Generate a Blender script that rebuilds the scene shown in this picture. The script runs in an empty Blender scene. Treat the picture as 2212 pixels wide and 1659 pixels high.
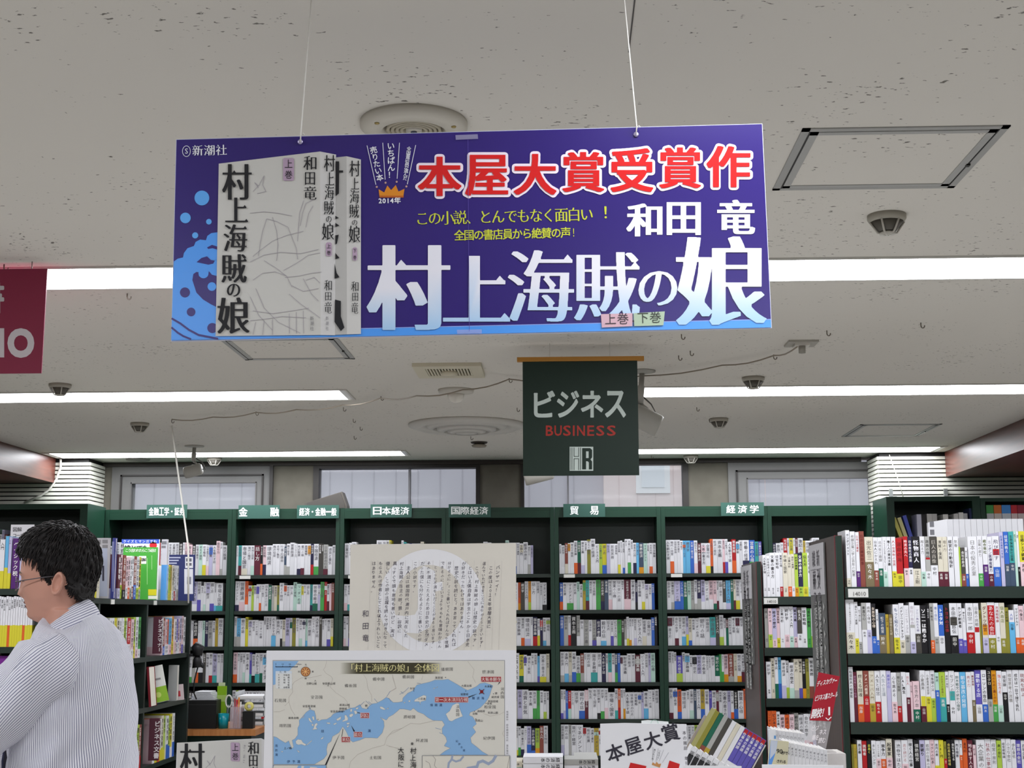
import bpy, bmesh, math, random
import numpy as np
from mathutils import Vector, Matrix
from math import pi, sin, cos, radians
SC = bpy.context.scene
COL = SC.collection
# ------------------------------------------------------------------ camera
W, H, F = 2212, 1659, 3010.6
PIT, YAW, ROL, EYE = radians(9.293), radians(2.046), radians(-0.189), 1.55
FW = Vector((-sin(YAW)*cos(PIT), cos(YAW)*cos(PIT), sin(PIT)))
R0 = Vector((cos(YAW), sin(YAW), 0)); U0 = R0.cross(FW)
RT = R0*cos(ROL)+U0*sin(ROL); UP = U0*cos(ROL)-R0*sin(ROL)
cam = bpy.data.cameras.new('camera'); cam.sensor_width = 36; cam.lens = F/W*36; cam.clip_start = .05
co = bpy.data.objects.new('camera', cam); COL.objects.link(co)
m = Matrix((RT, UP, -FW)).transposed().to_4x4(); m.translation = (0, 0, EYE)
co.matrix_world = m; SC.camera = co
# ------------------------------------------------------------------ world, exposure
wd = bpy.data.worlds.new('sky'); SC.world = wd; wd.use_nodes = True
bg = wd.node_tree.nodes['Background']; bg.inputs[0].default_value = (.86, .93, 1, 1); bg.inputs[1].default_value = .62
SC.view_settings.view_transform = 'Standard'; SC.view_settings.look = 'None'
SC.view_settings.gamma = 1; SC.view_settings.use_curve_mapping = False
SC.view_settings.exposure = 1.03
LAMP = 9.0            # radiance of the ceiling light diffusers
SC.cycles.use_denoising = True
SC.cycles.max_bounces = 7; SC.cycles.diffuse_bounces = 5; SC.cycles.glossy_bounces = 3
SC.cycles.transparent_max_bounces = 6; SC.cycles.transmission_bounces = 4; SC.cycles.caustics_reflective = False
ZC = 2.616            # ceiling height
# ------------------------------------------------------------------ helpers
def ray(px, py): return FW*F+RT*(px-W/2)-UP*(py-H/2)
def at(px, py, Y): d = ray(px, py); return d*(Y/d.y)+Vector((0, 0, EYE))
def cz(px, py, z=ZC): d = ray(px, py); return d*((z-EYE)/d.z)+Vector((0, 0, EYE))
def ax(px, py, X): d = ray(px, py); return d*(X/d.x)+Vector((0, 0, EYE))
def lin(c):
    return tuple((x/255/12.92 if x/255 <= .04045 else ((x/255+.055)/1.055)**2.4)*.93 for x in c[:3])+(1,)
def mat(name, rough=.55, col=None, spec=.4, metal=0, alpha=1, trans=0, emit=None):
    m = bpy.data.materials.new(name); m.use_nodes = True; nt = m.node_tree; b = nt.nodes['Principled BSDF']
    b.inputs['Roughness'].default_value = rough; b.inputs['Specular IOR Level'].default_value = spec
    b.inputs['Metallic'].default_value = metal
    if col is None:
        a = nt.nodes.new('ShaderNodeAttribute'); a.attribute_name = 'Col'; nt.links.new(a.outputs['Color'], b.inputs['Base Color'])
    else: b.inputs['Base Color'].default_value = lin(col)
    if alpha < 1: b.inputs['Alpha'].default_value = alpha
    if trans: b.inputs['Transmission Weight'].default_value = trans
    if emit:
        b.inputs['Emission Color'].default_value = emit[:3]+(1,); b.inputs['Emission Strength'].default_value = emit[3]
    return m
def noise_mat(name, c1, c2, scale, stretch=(1, 1, 1), rough=.5, lo=.35, hi=.65, detail=4, spec=.4, bump=0):
    m = mat(name, rough, c1, spec); nt = m.node_tree; b = nt.nodes['Principled BSDF']
    tc = nt.nodes.new('ShaderNodeTexCoord'); mp = nt.nodes.new('ShaderNodeMapping'); mp.inputs['Scale'].default_value = stretch
    no = nt.nodes.new('ShaderNodeTexNoise'); no.inputs['Scale'].default_value = scale; no.inputs['Detail'].default_value = detail
    rp = nt.nodes.new('ShaderNodeValToRGB'); rp.color_ramp.elements[0].position = lo; rp.color_ramp.elements[1].position = hi
    rp.color_ramp.elements[0].color = lin(c1); rp.color_ramp.elements[1].color = lin(c2)
    L = nt.links.new; L(tc.outputs['Object'], mp.inputs[0]); L(mp.outputs[0], no.inputs[0]); L(no.outputs[0], rp.inputs[0]); L(rp.outputs[0], b.inputs[0])
    if bump:
        bp = nt.nodes.new('ShaderNodeBump'); bp.inputs['Strength'].default_value = bump; bp.inputs['Distance'].default_value = .01
        L(no.outputs[0], bp.inputs['Height']); L(bp.outputs[0], b.inputs['Normal'])
    return m
PRINT = mat('printed_card', .5, spec=.35)
PAPER = mat('book_paper', .42, spec=.35)
PAINT = mat('painted', .5, spec=.4)
GLOSSY = mat('glossy_plastic', .25, spec=.5)
METAL = mat('brushed_metal', .35, spec=.5, metal=.6)
class MB:
    """collects faces with a colour of their own; build() links ONE mesh object"""
    def __init__(s): s.v = []; s.f = []; s.c = []; s.sm = []
    def face(s, pts, col, sm=False):
        n = len(s.v); s.v.extend(pts); s.f.append(tuple(range(n, n+len(pts)))); s.c.append(col); s.sm.append(sm); return s
    def box(s, x0, x1, y0, y1, z0, z1, col, M=None):
        p = [Vector((x, y, z)) for z in (z0, z1) for y in (y0, y1) for x in (x0, x1)]
        if M is not None: p = [M @ q for q in p]
        n = len(s.v); s.v.extend(p)
        for f in ((0, 2, 3, 1), (4, 5, 7, 6), (0, 1, 5, 4), (2, 6, 7, 3), (0, 4, 6, 2), (1, 3, 7, 5)):
            s.f.append(tuple(n+i for i in f)); s.c.append(col); s.sm.append(False)
        return s
    def grid(s, rows, col, closed=True, caps=True, sm=True):
        n = len(s.v); k = len(rows[0])
        for r in rows: s.v.extend(r)
        for i in range(len(rows)-1):
            for j in range(k if closed else k-1):
                a = n+i*k+j; b = n+i*k+(j+1) % k
                s.f.append((a, b, b+k, a+k)); s.c.append(col); s.sm.append(sm)
        if caps:
            s.f.append(tuple(n+j for j in range(k))[::-1]); s.c.append(col); s.sm.append(False)
            s.f.append(tuple(n+(len(rows)-1)*k+j for j in range(k))); s.c.append(col); s.sm.append(False)
        return s
    def tube(s, path, r, col, seg=8):
        path = [Vector(p) for p in path]; rs = r if isinstance(r, (list, tuple)) else [r]*len(path); rows = []
        up = Vector((.123, .3, .95)); prev = None
        for i, p in enumerate(path):
            t = (path[min(i+1, len(path)-1)]-path[max(i-1, 0)]).normalized()
            a = (t.cross(up) if prev is None else prev-t*prev.dot(t)).normalized(); b = t.cross(a); prev = a
            rows.append([p+(a*cos(2*pi*k/seg)+b*sin(2*pi*k/seg))*rs[i] for k in range(seg)])
        return s.grid(rows, col)
    def lathe(s, prof, o, col, seg=32, M=None, caps=True):
        o = Vector(o); rows = []
        for r, z in prof:
            row = [Vector((r*cos(2*pi*k/seg), r*sin(2*pi*k/seg), z)) for k in range(seg)]
            rows.append([o+((M @ q) if M is not None else q) for q in row])
        return s.grid(rows, col, caps=caps)
    def build(s, name, m=None, parent=None, loc=None):
        me = bpy.data.meshes.new(name); me.from_pydata([tuple(p) for p in s.v], [], s.f)
        me.polygons.foreach_set('use_smooth', s.sm)
        ca = me.color_attributes.new('Col', 'FLOAT_COLOR', 'CORNER'); buf = []
        cache = {}
        for f, c in zip(s.f, s.c):
            if callable(c):
                for i in f: buf.extend(lin(c(s.v[i])))
            else:
                if c not in cache: cache[c] = lin(c)
                buf.extend(cache[c]*len(f))
        ca.data.foreach_set('color', buf)
        me.materials.append(m or PAINT)
        o = bpy.data.objects.new(name, me); COL.objects.link(o)
        if parent: o.parent = parent
        if loc is not None: o.location = loc
        return o
def tag(o, label, cat, group=None, kind=None):
    o['label'] = label; o['category'] = cat
    if group: o['group'] = group
    if kind: o['kind'] = kind
    return o
def thing(name, label, cat, loc=(0, 0, 0), rot=(0, 0, 0), group=None):
    o = bpy.data.objects.new(name, None); COL.objects.link(o); o.location = loc; o.rotation_euler = rot; o.empty_display_size = .1
    return tag(o, label, cat, group)
def struct(o): o['kind'] = 'structure'; return o
def copy_thing(o, loc, label):
    c = o.copy(); COL.objects.link(c); c.location = loc; c['label'] = label
    for ch in list(o.children):
        d = ch.copy(); COL.objects.link(d); d.parent = c
        for g in list(ch.children):
            e = g.copy(); COL.objects.link(e); e.parent = d
    return c
# ------------------------------------------------------------------ lettering: outlines of Blender's own default font, thickened or given serifs
_ls = bpy.data.scenes.new('lettering')
_lc = bpy.data.curves.new('lettering_source', 'FONT'); _to = bpy.data.objects.new('lettering_source', _lc); _ls.collection.objects.link(_to)
_pc = bpy.data.curves.new('outline_source', 'CURVE'); _pc.dimensions = '2D'; _pc.fill_mode = 'BOTH'
_po = bpy.data.objects.new('outline_source', _pc); _ls.collection.objects.link(_po)
def _eval(o):
    vl = _ls.view_layers[0]; vl.update(); dg = vl.depsgraph; return bpy.data.meshes.new_from_object(o.evaluated_get(dg))
def _raw(ch, res, fill):
    _lc.body = ch; _lc.resolution_u = res; _lc.fill_mode = 'BOTH' if fill else 'NONE'
    me = _eval(_to); vs = [(v.co.x, v.co.y+.12) for v in me.vertices]
    out = [[vs[i] for i in p.vertices] for p in me.polygons] if fill else None
    if not fill:
        nb = {}
        for e in me.edges:
            a, b = e.vertices; nb.setdefault(a, []).append(b); nb.setdefault(b, []).append(a)
        seen = set(); out = []
        for s0 in sorted(nb):
            if s0 in seen: continue
            lp = [s0]; seen.add(s0); cur = s0
            while True:
                nx = [q for q in nb[cur] if q not in seen]
                if not nx: break
                cur = nx[0] if len(lp) > 1 else min(nx); seen.add(cur); lp.append(cur)
            if len(lp) > 2: out.append([vs[i] for i in lp])
    bpy.data.meshes.remove(me); return out
def _area(l): return .5*sum(l[i-1][0]*l[i][1]-l[i][0]*l[i-1][1] for i in range(len(l)))
def _inside(p, l):
    c = False
    for i in range(len(l)):
        (x1, y1), (x2, y2) = l[i-1], l[i]
        if (y1 > p[1]) != (y2 > p[1]) and p[0] < (x2-x1)*(p[1]-y1)/(y2-y1)+x1: c = not c
    return c
def _loops(ch, res):
    """outline loops, outer ones counter-clockwise, holes clockwise"""
    ls = _raw(ch, res, False); out = []
    for i, l in enumerate(ls):
        d = sum(_inside(l[0], k) for j, k in enumerate(ls) if j != i)
        if (_area(l) > 0) != (d % 2 == 0): l = l[::-1]
        out.append(l)
    return out
def _fill(loops):
    _pc.splines.clear()
    for l in loops:
        sp = _pc.splines.new('POLY'); sp.points.add(len(l)-1); sp.use_cyclic_u = True
        for p, q in zip(sp.points, l): p.co = (q[0], q[1], 0, 1)
    me = _eval(_po); out = [[(me.vertices[i].co.x, me.vertices[i].co.y) for i in p.vertices] for p in me.polygons]
    bpy.data.meshes.remove(me); return out
def _scan(loops, n, m):
    """even-odd raster of outline loops: n cells per em, m cells of margin"""
    S = n+2*m; out = np.zeros((S, S), bool); xs = (np.arange(S)-m+.5)/n
    A = np.concatenate([np.array(l) for l in loops]); B = np.concatenate([np.roll(np.array(l), -1, 0) for l in loops])
    for r in range(S):
        y = (r-m+.5)/n; k = (A[:, 1] > y) != (B[:, 1] > y)
        if k.any():
            a, b = A[k], B[k]; cx = np.sort(a[:, 0]+(y-a[:, 1])/(b[:, 1]-a[:, 1])*(b[:, 0]-a[:, 0])); out[r] = np.searchsorted(cx, xs) % 2 == 1
    return out
def _grow(M, w):
    """grow along rows by w cells"""
    if w < 1: return M
    c = np.cumsum(np.pad(M.astype(np.int32), ((0, 0), (w+1, w))), 1); return (c[:, 2*w+1:]-c[:, :-2*w-1]) > 0
def _disc(M, r):
    out = np.zeros_like(M)
    for dy in range(-int(r), int(r)+1):
        g = _grow(M, int(round(math.sqrt(max(0, r*r-dy*dy))))); a, b = max(0, dy), min(0, dy); out[a:M.shape[0]+b] |= g[-b:M.shape[0]-a]
    return out
def _contour(Fd):
    """outline loops of a field at 0.5 by marching squares, thinned to corner points"""
    Bn = Fd > .5; q = Bn[:-1, :-1]*1+Bn[:-1, 1:]*2+Bn[1:, 1:]*4+Bn[1:, :-1]*8; nx = {}; P = {}
    T = {1: ((3, 0),), 2: ((0, 1),), 3: ((3, 1),), 4: ((1, 2),), 5: ((3, 0), (1, 2)), 6: ((0, 2),), 7: ((3, 2),), 8: ((2, 3),), 9: ((2, 0),), 10: ((0, 1), (2, 3)), 11: ((2, 1),), 12: ((1, 3),), 13: ((1, 0),), 14: ((0, 3),)}
    for r, c in zip(*np.nonzero((q > 0) & (q < 15))):
        r = int(r); c = int(c)
        def key(e):
            k = ((r, c, 0), (r, c+1, 1), (r+1, c, 0), (r, c, 1))[e]
            if k not in P:
                a = Fd[k[0], k[1]]; b = Fd[k[0], k[1]+1] if k[2] == 0 else Fd[k[0]+1, k[1]]; t = float((.5-a)/(b-a)); P[k] = (k[1]+(t if k[2] == 0 else 0), k[0]+(t if k[2] else 0))
            return k
        for a, b in T[int(q[r, c])]: nx[key(a)] = key(b)
    loops = []
    while nx:
        s, _ = next(iter(nx.items())); lp = []; cur = s
        while cur in nx: lp.append(P[cur]); cur = nx.pop(cur)
        if len(lp) > 5: loops.append(lp)
    def dp(pts, tol):
        if len(pts) < 3: return pts
        (x0, y0), (x1, y1) = pts[0], pts[-1]; L = math.hypot(x1-x0, y1-y0) or 1e-9; best, bi = -1, 0
        for i in range(1, len(pts)-1):
            d = abs((pts[i][0]-x0)*(y1-y0)-(pts[i][1]-y0)*(x1-x0))/L
            if d > best: best, bi = d, i
        return dp(pts[:bi+1], tol)[:-1]+dp(pts[bi:], tol) if best > tol else [pts[0], pts[-1]]
    res = []
    for lp in loops:
        h = max(range(len(lp)), key=lambda i: (lp[i][0]-lp[0][0])**2+(lp[i][1]-lp[0][1])**2); o = dp(lp[:h+1], .16)[:-1]+dp(lp[h:]+[lp[0]], .16)[:-1]
        if len(o) > 2: res.append(o)
    return res
def _serif_tri(loops):
    tri = []
    for l in loops:
        n = len(l)
        for i in range(n):
            a, b = Vector(l[i-1]), Vector(l[i]); d = b-a
            if .04 < d.length < .105 and abs(d.x) < .35*abs(d.y):
                prv = a-Vector(l[i-2]); nxt = Vector(l[(i+1) % n])-b
                if (d.y > 0) and prv.x > .12 and nxt.x < -.05: tri.append((max(a.x, b.x), (a.y+b.y)/2))
    return tri
_G = {}
def glyph(ch, style='r', res=2):
    """flat faces of a character in its unit box: r regular, bN thickened all round, sN thickened squarely, mN thick uprights, thin bars and small serifs"""
    k = (ch, style, res)
    if k not in _G:
        if ch in ' 　': _G[k] = []
        elif style == 'r': _G[k] = _raw(ch, res, True)
        else:
            n = 140 if res >= 3 else 44; S = 3; m = 10 if res < 3 else 26; w = float(style[1:])/1000; lp = _loops(ch, 2 if res < 3 else 4); M = _scan(lp, n*S, m*S)
            if style[0] == 'b': M = _disc(M, w*n*S)
            elif style[0] == 's': M = _grow(_grow(M, int(round(w*n*S))).T, int(round(.011*n*S))).T
            else:
                e = int(round(.013*n*S)); M = ~_grow((~M).T, e).T; M = _grow(M, int(round(w*n*S)))
                tr = _serif_tri(lp)
                if tr and len(tr) < 9:
                    z = [[(x-.125, y-.012), (x+w*.6, y-.018), (x+w*.6+.012, y+.012), (x-.04, y+.085)] for x, y in tr]
                    for t in z: M |= _scan([t], n*S, m*S)
            Fd = M.reshape(n+2*m, S, n+2*m, S).mean((1, 3))
            _G[k] = _fill([[((x-1-m+.5)/n, (y-1-m+.5)/n) for x, y in l] for l in _contour(np.pad(Fd, 1))])
    return _G[k]
class Flat(MB):
    """flat print on a board: fn maps drawing coordinates to the board's local x,z; layers lie 0.4 mm apart"""
    def __init__(s, fn, side=-1, step=.0004, base=0): super().__init__(); s.fn = fn; s.side = side; s.step = step; s.base = base; s.k = 0
    def pt(s, p, L):
        x, z = s.fn(p[0], p[1]); return Vector((x, s.side*(s.base+s.step*L), z))
    def poly(s, pts, L, col): s.face([s.pt(p, L) for p in pts], col); return s
    def rect(s, x0, y0, x1, y1, L, col): return s.poly([(x0, y0), (x0, y1), (x1, y1), (x1, y0)], L, col)
    def disc(s, cx, cy, r, L, col, n=28, ry=None): return s.poly([(cx+r*cos(-2*pi*k/n), cy+(ry or r)*sin(-2*pi*k/n)) for k in range(n)], L, col)
    def line(s, pts, w, L, col):
        for a, b in zip(pts, pts[1:]):
            a, b = Vector(a), Vector(b); d = b-a
            if d.length < 1e-6: continue
            n = Vector((-d.y, d.x)).normalized()*w/2; e = d.normalized()*w*.3
            s.k += 1; s.poly([a-e+n, b+e+n, b+e-n, a-e-n], L+.05*(s.k % 7), col)
        return s
    def ch(s, c, o, ex, ey, L, col, style='r', res=2):
        """glyph in the box with lower-left corner o, width vector ex, height vector ey (drawing coordinates)"""
        for p in glyph(c, style, res):
            s.k += 1
            s.poly([(o[0]+ex[0]*u+ey[0]*v, o[1]+ex[1]*u+ey[1]*v) for u, v in p], L, col)
        return s
    def cbox(s, c, x0, y0, x1, y1, L, col, style='r', res=2):
        """glyph fitted to its drawn bounds: x0..x1 left-right, y0 top, y1 bottom (pixel-like, y down)"""
        g = glyph(c, style, res)
        if not g: return s
        us = [u for p in g for u, v in p]; vs = [v for p in g for u, v in p]
        a, b, e, f = min(us), max(us), min(vs), max(vs)
        if b-a < .2: a -= .1; b += .1
        if f-e < .2: e -= .1; f += .1
        sx = (x1-x0)/(b-a); sy = (y0-y1)/(f-e)
        return s.ch(c, (x0-a*sx, y1-e*sy), (sx, 0), (0, sy), L, col, style, res)
    def text(s, t, x, y, size, L, col, style='r', adv=None, vertical=False, rot=0, asp=1, res=2):
        """y-down drawing coordinates; x,y = lower-left of first char (upper-left when vertical)"""
        ca, sa = cos(rot), sin(rot); adv = adv or size
        for c in t:
            half = .58 if (c.isascii() and not vertical) else 1
            o = (x, y) if not vertical else (x+size*sa*0, y+size)
            s.ch(c, o, (size*asp*ca, size*asp*sa), (size*sa, -size*ca), L, col, style, res)
            if vertical: x -= adv*sa; y += adv*ca
            else: x += adv*asp*half*ca; y += adv*asp*half*sa
        return s
# ================================================================== the room
CEIL = noise_mat('mineral_fibre_ceiling', (221, 217, 209), (122, 118, 112), 92, (.6, 1, 1), .9, .685, .725, 3, 0)
nt = CEIL.node_tree; _b = nt.nodes['Principled BSDF']; _rp = nt.nodes['Color Ramp']; _no = nt.nodes['Noise Texture']; _mp = nt.nodes['Mapping']
_n2 = nt.nodes.new('ShaderNodeTexNoise'); _n2.inputs['Scale'].default_value = 3.2; _n2.inputs['Detail'].default_value = 3
_ma = nt.nodes.new('ShaderNodeMath'); _ma.operation = 'MULTIPLY_ADD'; _ma.inputs[1].default_value = .30; _tc = nt.nodes['Texture Coordinate']
nt.links.new(_tc.outputs['Object'], _n2.inputs[0]); nt.links.new(_n2.outputs[0], _ma.inputs[0])
_sb = nt.nodes.new('ShaderNodeMath'); _sb.operation = 'SUBTRACT'; _sb.inputs[1].default_value = .15
nt.links.new(_no.outputs[0], _ma.inputs[2]); nt.links.new(_ma.outputs[0], _sb.inputs[0]); nt.links.new(_sb.outputs[0], _rp.inputs[0])
WALLM = noise_mat('painted_plaster', (108, 104, 94), (98, 94, 85), 9, (1, 1, 1), .8, .3, .7, 4, .2)
FLOORM = noise_mat('vinyl_floor', (206, 204, 200), (194, 192, 188), 5, (1, 1, 1), .35, .3, .7, 6, .4)
WOODM = noise_mat('red_brown_wood', (104, 54, 42), (70, 34, 27), 5, (7, .5, 7), .36, .25, .75, 6, .5)
XL, XR, YF, YB = -7.6, 6.7, -2.2, 9.85
def slab(name, x0, x1, y0, y1, z0, z1, m, col=(190, 185, 175)): return struct(MB().box(x0, x1, y0, y1, z0, z1, col).build(name, m))
slab('floor', XL, XR, YF, YB+.2, -.1, 0, FLOORM)
slab('ceiling', XL, XR, YF, YB+.2, ZC, ZC+.1, CEIL)
slab('wall_left', XL-.1, XL, YF, YB+.2, 0, ZC, PAINT, (112, 106, 94)); slab('wall_right', XR, XR+.1, YF, YB+.2, 0, ZC, PAINT, (112, 106, 94))
slab('wall_front', XL, XR, YF-.1, YF, 0, ZC, PAINT, (112, 106, 94))
# back wall, open where the windows are
wx = lambda px: at(px, 1050, YB).x
OPEN = [(242, 591), (677, 1037), (1125, 1487), (1573, 1888)]
ZS, ZT = 1.95, 2.585
mb = MB(); wc = (104, 100, 90); xs = [XL]
for a, b in OPEN: xs += [wx(a), wx(b)]
xs.append(XR)
for i in range(0, len(xs), 2): mb.box(xs[i], xs[i+1], YB, YB+.2, 0, ZC, wc)
for a, b in OPEN: mb.box(wx(a), wx(b), YB, YB+.2, 0, ZS, wc)
struct(mb.build('wall_back', WALLM))
struct(MB().box(-3.27, 2.1, YB-.03, YB+.02, ZT, ZC-.002, (52, 46, 42)).build('trim_1', PAINT))
GLASS = mat('window_glass', .05, (235, 240, 245), .5, alpha=.08)
DK, GR = (40, 36, 33), (104, 103, 101)
def window(n, a, b, left, right, top, mull, col):
    x0, x1, xa, xb = wx(a), wx(b), wx(left), wx(right); zt = at((a+b)/2, top, YB).z
    f = MB(); d0, d1 = YB-.012, YB+.1
    f.box(x0, xa, d0, d1, ZS, ZT, col); f.box(xb, x1, d0, d1, ZS, ZT, col)
    f.box(xa, xb, d0, d1, zt, ZT, col); f.box(xa, xb, d0, d1, ZS, ZS+.05, col)
    if mull: mx = wx(mull); f.box(mx-.006, mx+.006, YB+.02, d1, ZS, zt, (120, 118, 122))
    if col == GR:
        u0, u1, zz = xa-.075, xb+.05, zt+.055
        f.box(u0, u0+.012, d0-.01, d0, ZS, zz, DK); f.box(u1-.012, u1, d0-.01, d0, ZS, zz, DK); f.box(u0, u1, d0-.01, d0, zz-.012, zz, DK)
        f.box(x1-.024, x1, d0-.02, d0, ZS, ZT, DK)
        f.box(xa, xa+.008, d0-.006, d0, ZS, zt, (96, 94, 92)); f.box(xb-.008, xb, d0-.006, d0, ZS, zt, (96, 94, 92)); f.box(xa, xb, d0-.006, d0, zt-.008, zt, (96, 94, 92))
    fr = struct(f.build('window_%d' % n, PAINT))
    MB().box(xa, xb, YB+.05, YB+.056, ZS+.03, zt+.01, (235, 240, 245)).build('pane', GLASS, fr)
window(1, 242, 591, 283.5, 555, 1042, None, GR); window(2, 677, 1037, 689, 1028, 1011.5, 883, DK)
window(3, 1125, 1487, 1132, 1475, 1003.5, 1227, DK); window(4, 1573, 1888, 1613, 1884, 1032, None, GR)
# slatted walls of the alcoves either side
def slat_wall(name, x0, x1, xr, sgn):
    b = MB(); y0 = 9.53
    b.box(x0, x1, y0+.02, YB, 0, ZC, (18, 17, 16))
    z = ZC-.03; i = 0
    while z > 1.8:
        b.box(x0-(0 if sgn > 0 else .02), x1+(.02 if sgn > 0 else 0), y0, YB-.01, z-.0205, z, (226, 226, 214)); z -= .0295
    b.box(x0-(0 if sgn > 0 else .02), x1+(.02 if sgn > 0 else 0), y0, YB-.01, 0, 1.8, (226, 226, 214))
    return struct(b.build(name, PAINT))
slat_wall('wall_back_left', XL, -3.29, 0, 1); slat_wall('wall_back_right', 2.165, XR, 0, -1)
slab('trim_2', -4.4, -3.514, 4.6, 9.52, 2.443, ZC-.001, WOODM); slab('trim_3', 2.6, 3.5, 4.6, 9.52, 2.444, ZC-.001, WOODM)
# houses seen through the windows
b = MB(); SID = (206, 202, 210)
xp = at(1311, 1050, 12.4).x; xq = at(1545, 1050, 12.4).x
b.box(-7, xp, 12.5, 12.7, 0, 7, SID)
for i in range(int((xp+6.85)/.2)): b.box(-6.9+i*.2, -6.892+i*.2, 12.496, 12.5, 0, 7, (188, 184, 192))
nb = b.build('house', PRINT); tag(nb, 'house wall of pale lilac grey siding outside the left and middle windows', 'building')
b = MB(); PK = (243, 224, 220); b.box(xp-.03, xq, 12.3, 12.495, 0, 7, PK)
for i in range(9): b.box(xp+.1+i*.16, xp+.106+i*.16, 12.296, 12.3, 0, 7, (228, 206, 203))
nb = b.build('house', PRINT); tag(nb, 'house wall of pale pink siding seen through the window behind the green hanging sign', 'building')
q0, q1 = at(1374, 1066, 12.3), at(1446, 1003, 12.3)
f = MB().box(q0.x, q1.x, 12.27, 12.3, q0.z, q1.z+.5, (250, 250, 250)).build('window_frame', PRINT, nb)
MB().box(q0.x+.05, q1.x-.05, 12.262, 12.27, q0.z+.05, q1.z+.45, (236, 240, 244)).build('pane', GLOSSY, f)
b = MB(); b.box(xq+.02, 8, 12.5, 12.7, 0, 7, SID)
for i in range(25): b.box(xq+.2+i*.2, xq+.208+i*.2, 12.496, 12.5, 0, 7, (188, 184, 192))
tag(b.build('house', PRINT), 'house wall of pale lilac grey siding outside the rightmost window', 'building')
slab('ground', -12, 12, 10.1, 18, -.1, -.02, FLOORM)
# ================================================================== ceiling lights
DIFF = mat('lit_diffuser', .5, (255, 255, 255), emit=(.965, .985, 1.04, LAMP))
def strip(x0, x1, y0, y1, label):
    t = thing('ceiling_light', label, 'light', ((x0+x1)/2, (y0+y1)/2, ZC), group='long recessed strip lights in the ceiling')
    w, d = (x1-x0)/2, (y1-y0)/2; f = MB(); c = (206, 204, 198)
    f.box(-w-.012, w+.012, -d-.012, -d, -.006, 0, c); f.box(-w-.012, w+.012, d, d+.012, -.006, 0, c)
    f.box(-w-.012, -w, -d, d, -.006, 0, c); f.box(w, w+.012, -d, d, -.006, 0, c); f.build('frame', PAINT, t)
    MB().face([(-w+.028, -d, -.003), (-w+.028, d, -.003), (w-.028, d, -.003), (w-.028, -d, -.003)], (255, 255, 255)).build('diffuser', DIFF, t)
    for s in (-1, 1): MB().face([(s*w, -d, -.001), (s*w, d, -.001), (s*(w-.028), d, -.003), (s*(w-.028), -d, -.003)], (250, 250, 250)).build('end_reflector', GLOSSY, t)
    return t
XSTR = [(-7.04, -4.61, 'far left'), (-3.48, -1.05, 'left'), (.09, 2.52, 'right'), (3.65, 6.08, 'far right')]
for (y0, y1, rn) in ((9.2, 9.48, 'next to the windows'), (6.63, 6.92, 'second from the windows'), (4.18, 4.45, 'behind the hanging banner'), (1.72, 1.99, 'in front of the banner'), (-.73, -.46, 'behind the viewer')):
    for x0, x1, nm in XSTR:
        if (y0 > 9 or y0 < 3) and nm.startswith('far'): continue
        strip(x0, x1, y0, y1, 'long white strip light, %s one of the row %s' % (nm, rn))
# ================================================================== on the ceiling
CG = (196, 192, 182)
def hatch(x, y, w, d, label):
    t = thing('access_hatch', label, 'hatch', (x, y, ZC), group='access hatches in the ceiling')
    w /= 2; d /= 2; f = MB(); g = (166, 166, 163); e = .018
    for s in (0, 1):
        o = -.022*s; ww, dd = w+o, d+o; c = g if s == 0 else (172, 172, 169)
        z = -.003-.001*s
        f.box(-ww, ww, -dd, -dd+e, z, 0, c); f.box(-ww, ww, dd-e, dd, z, 0, c); f.box(-ww, -ww+e, -dd, dd, z, 0, c); f.box(ww-e, ww, -dd, dd, z, 0, c)
    for s in (-1, 1): f.box(s*(w-.0195)-.0013, s*(w-.0195)+.0013, -d+.02, d-.02, -.0043, 0, (25, 25, 25))
    f.build('frame', PAINT, t); MB().box(-w+.038, w-.038, -d+.038, d-.038, -.002, 0, CG).build('panel', CEIL, t)
    MB().box(w-.024, w-.015, .03, .045, -.008, -.003, (60, 58, 55)).build('latch', METAL, t)
hatch(.775, 3.235, .46, .46, 'large square ceiling access hatch right of the purple banner')
hatch(-1.11, 5.57, .47, .47, 'square ceiling access hatch half hidden under the bottom edge of the purple banner')
hatch(1.965, 8.35, .47, .56, 'square ceiling access hatch near the right-hand wooden beam')
g0, g1 = cz(1376, -30), cz(1358, 112); slab('trim_4', g1.x-.0012, g1.x+.0012, g0.y, g1.y, ZC-.0015, ZC+.01, PAINT, (70, 66, 62))
# round speaker in front of the banner
p = cz(894, 286, ZC-.023); p.z = ZC; t = thing('ceiling_speaker', 'round white ceiling speaker grille peeking over the top edge of the banner', 'speaker', p); c = (205, 200, 188)
MB().lathe([(.118, 0), (.118, -.012), (.108, -.022), (.072, -.024), (.066, -.012), (.066, 0)], (0, 0, 0), c, 48).build('rim', PAINT, t)
g = MB()
for r in (.058, .048, .038, .028): g.lathe([(r, -.004), (r+.003, -.02), (r-.004, -.02), (r-.004, -.004)], (0, 0, 0), (178, 170, 150), 40, caps=False)
g.lathe([(.018, 0), (.018, -.021), (.0, -.022)], (0, 0, 0), (205, 200, 188), 24); g.lathe([(.066, -.002), (.0, -.0021)], (0, 0, 0), (48, 44, 36), 32, caps=False); g.build('grille', PAINT, t)
MB().lathe([(.007, -.022), (.007, -.0235), (0, -.024)], (0, 0, 0), (70, 75, 90), 16, caps=False).build('badge', METAL, t)
sc = MB()
for k in range(3): a = k*2.094+1.75; sc.lathe([(.006, -.022), (.005, -.025), (0, -.0255)], (.096*cos(a), .096*sin(a), 0), (170, 150, 95), 12)
sc.build('screw', METAL, t)
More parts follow.
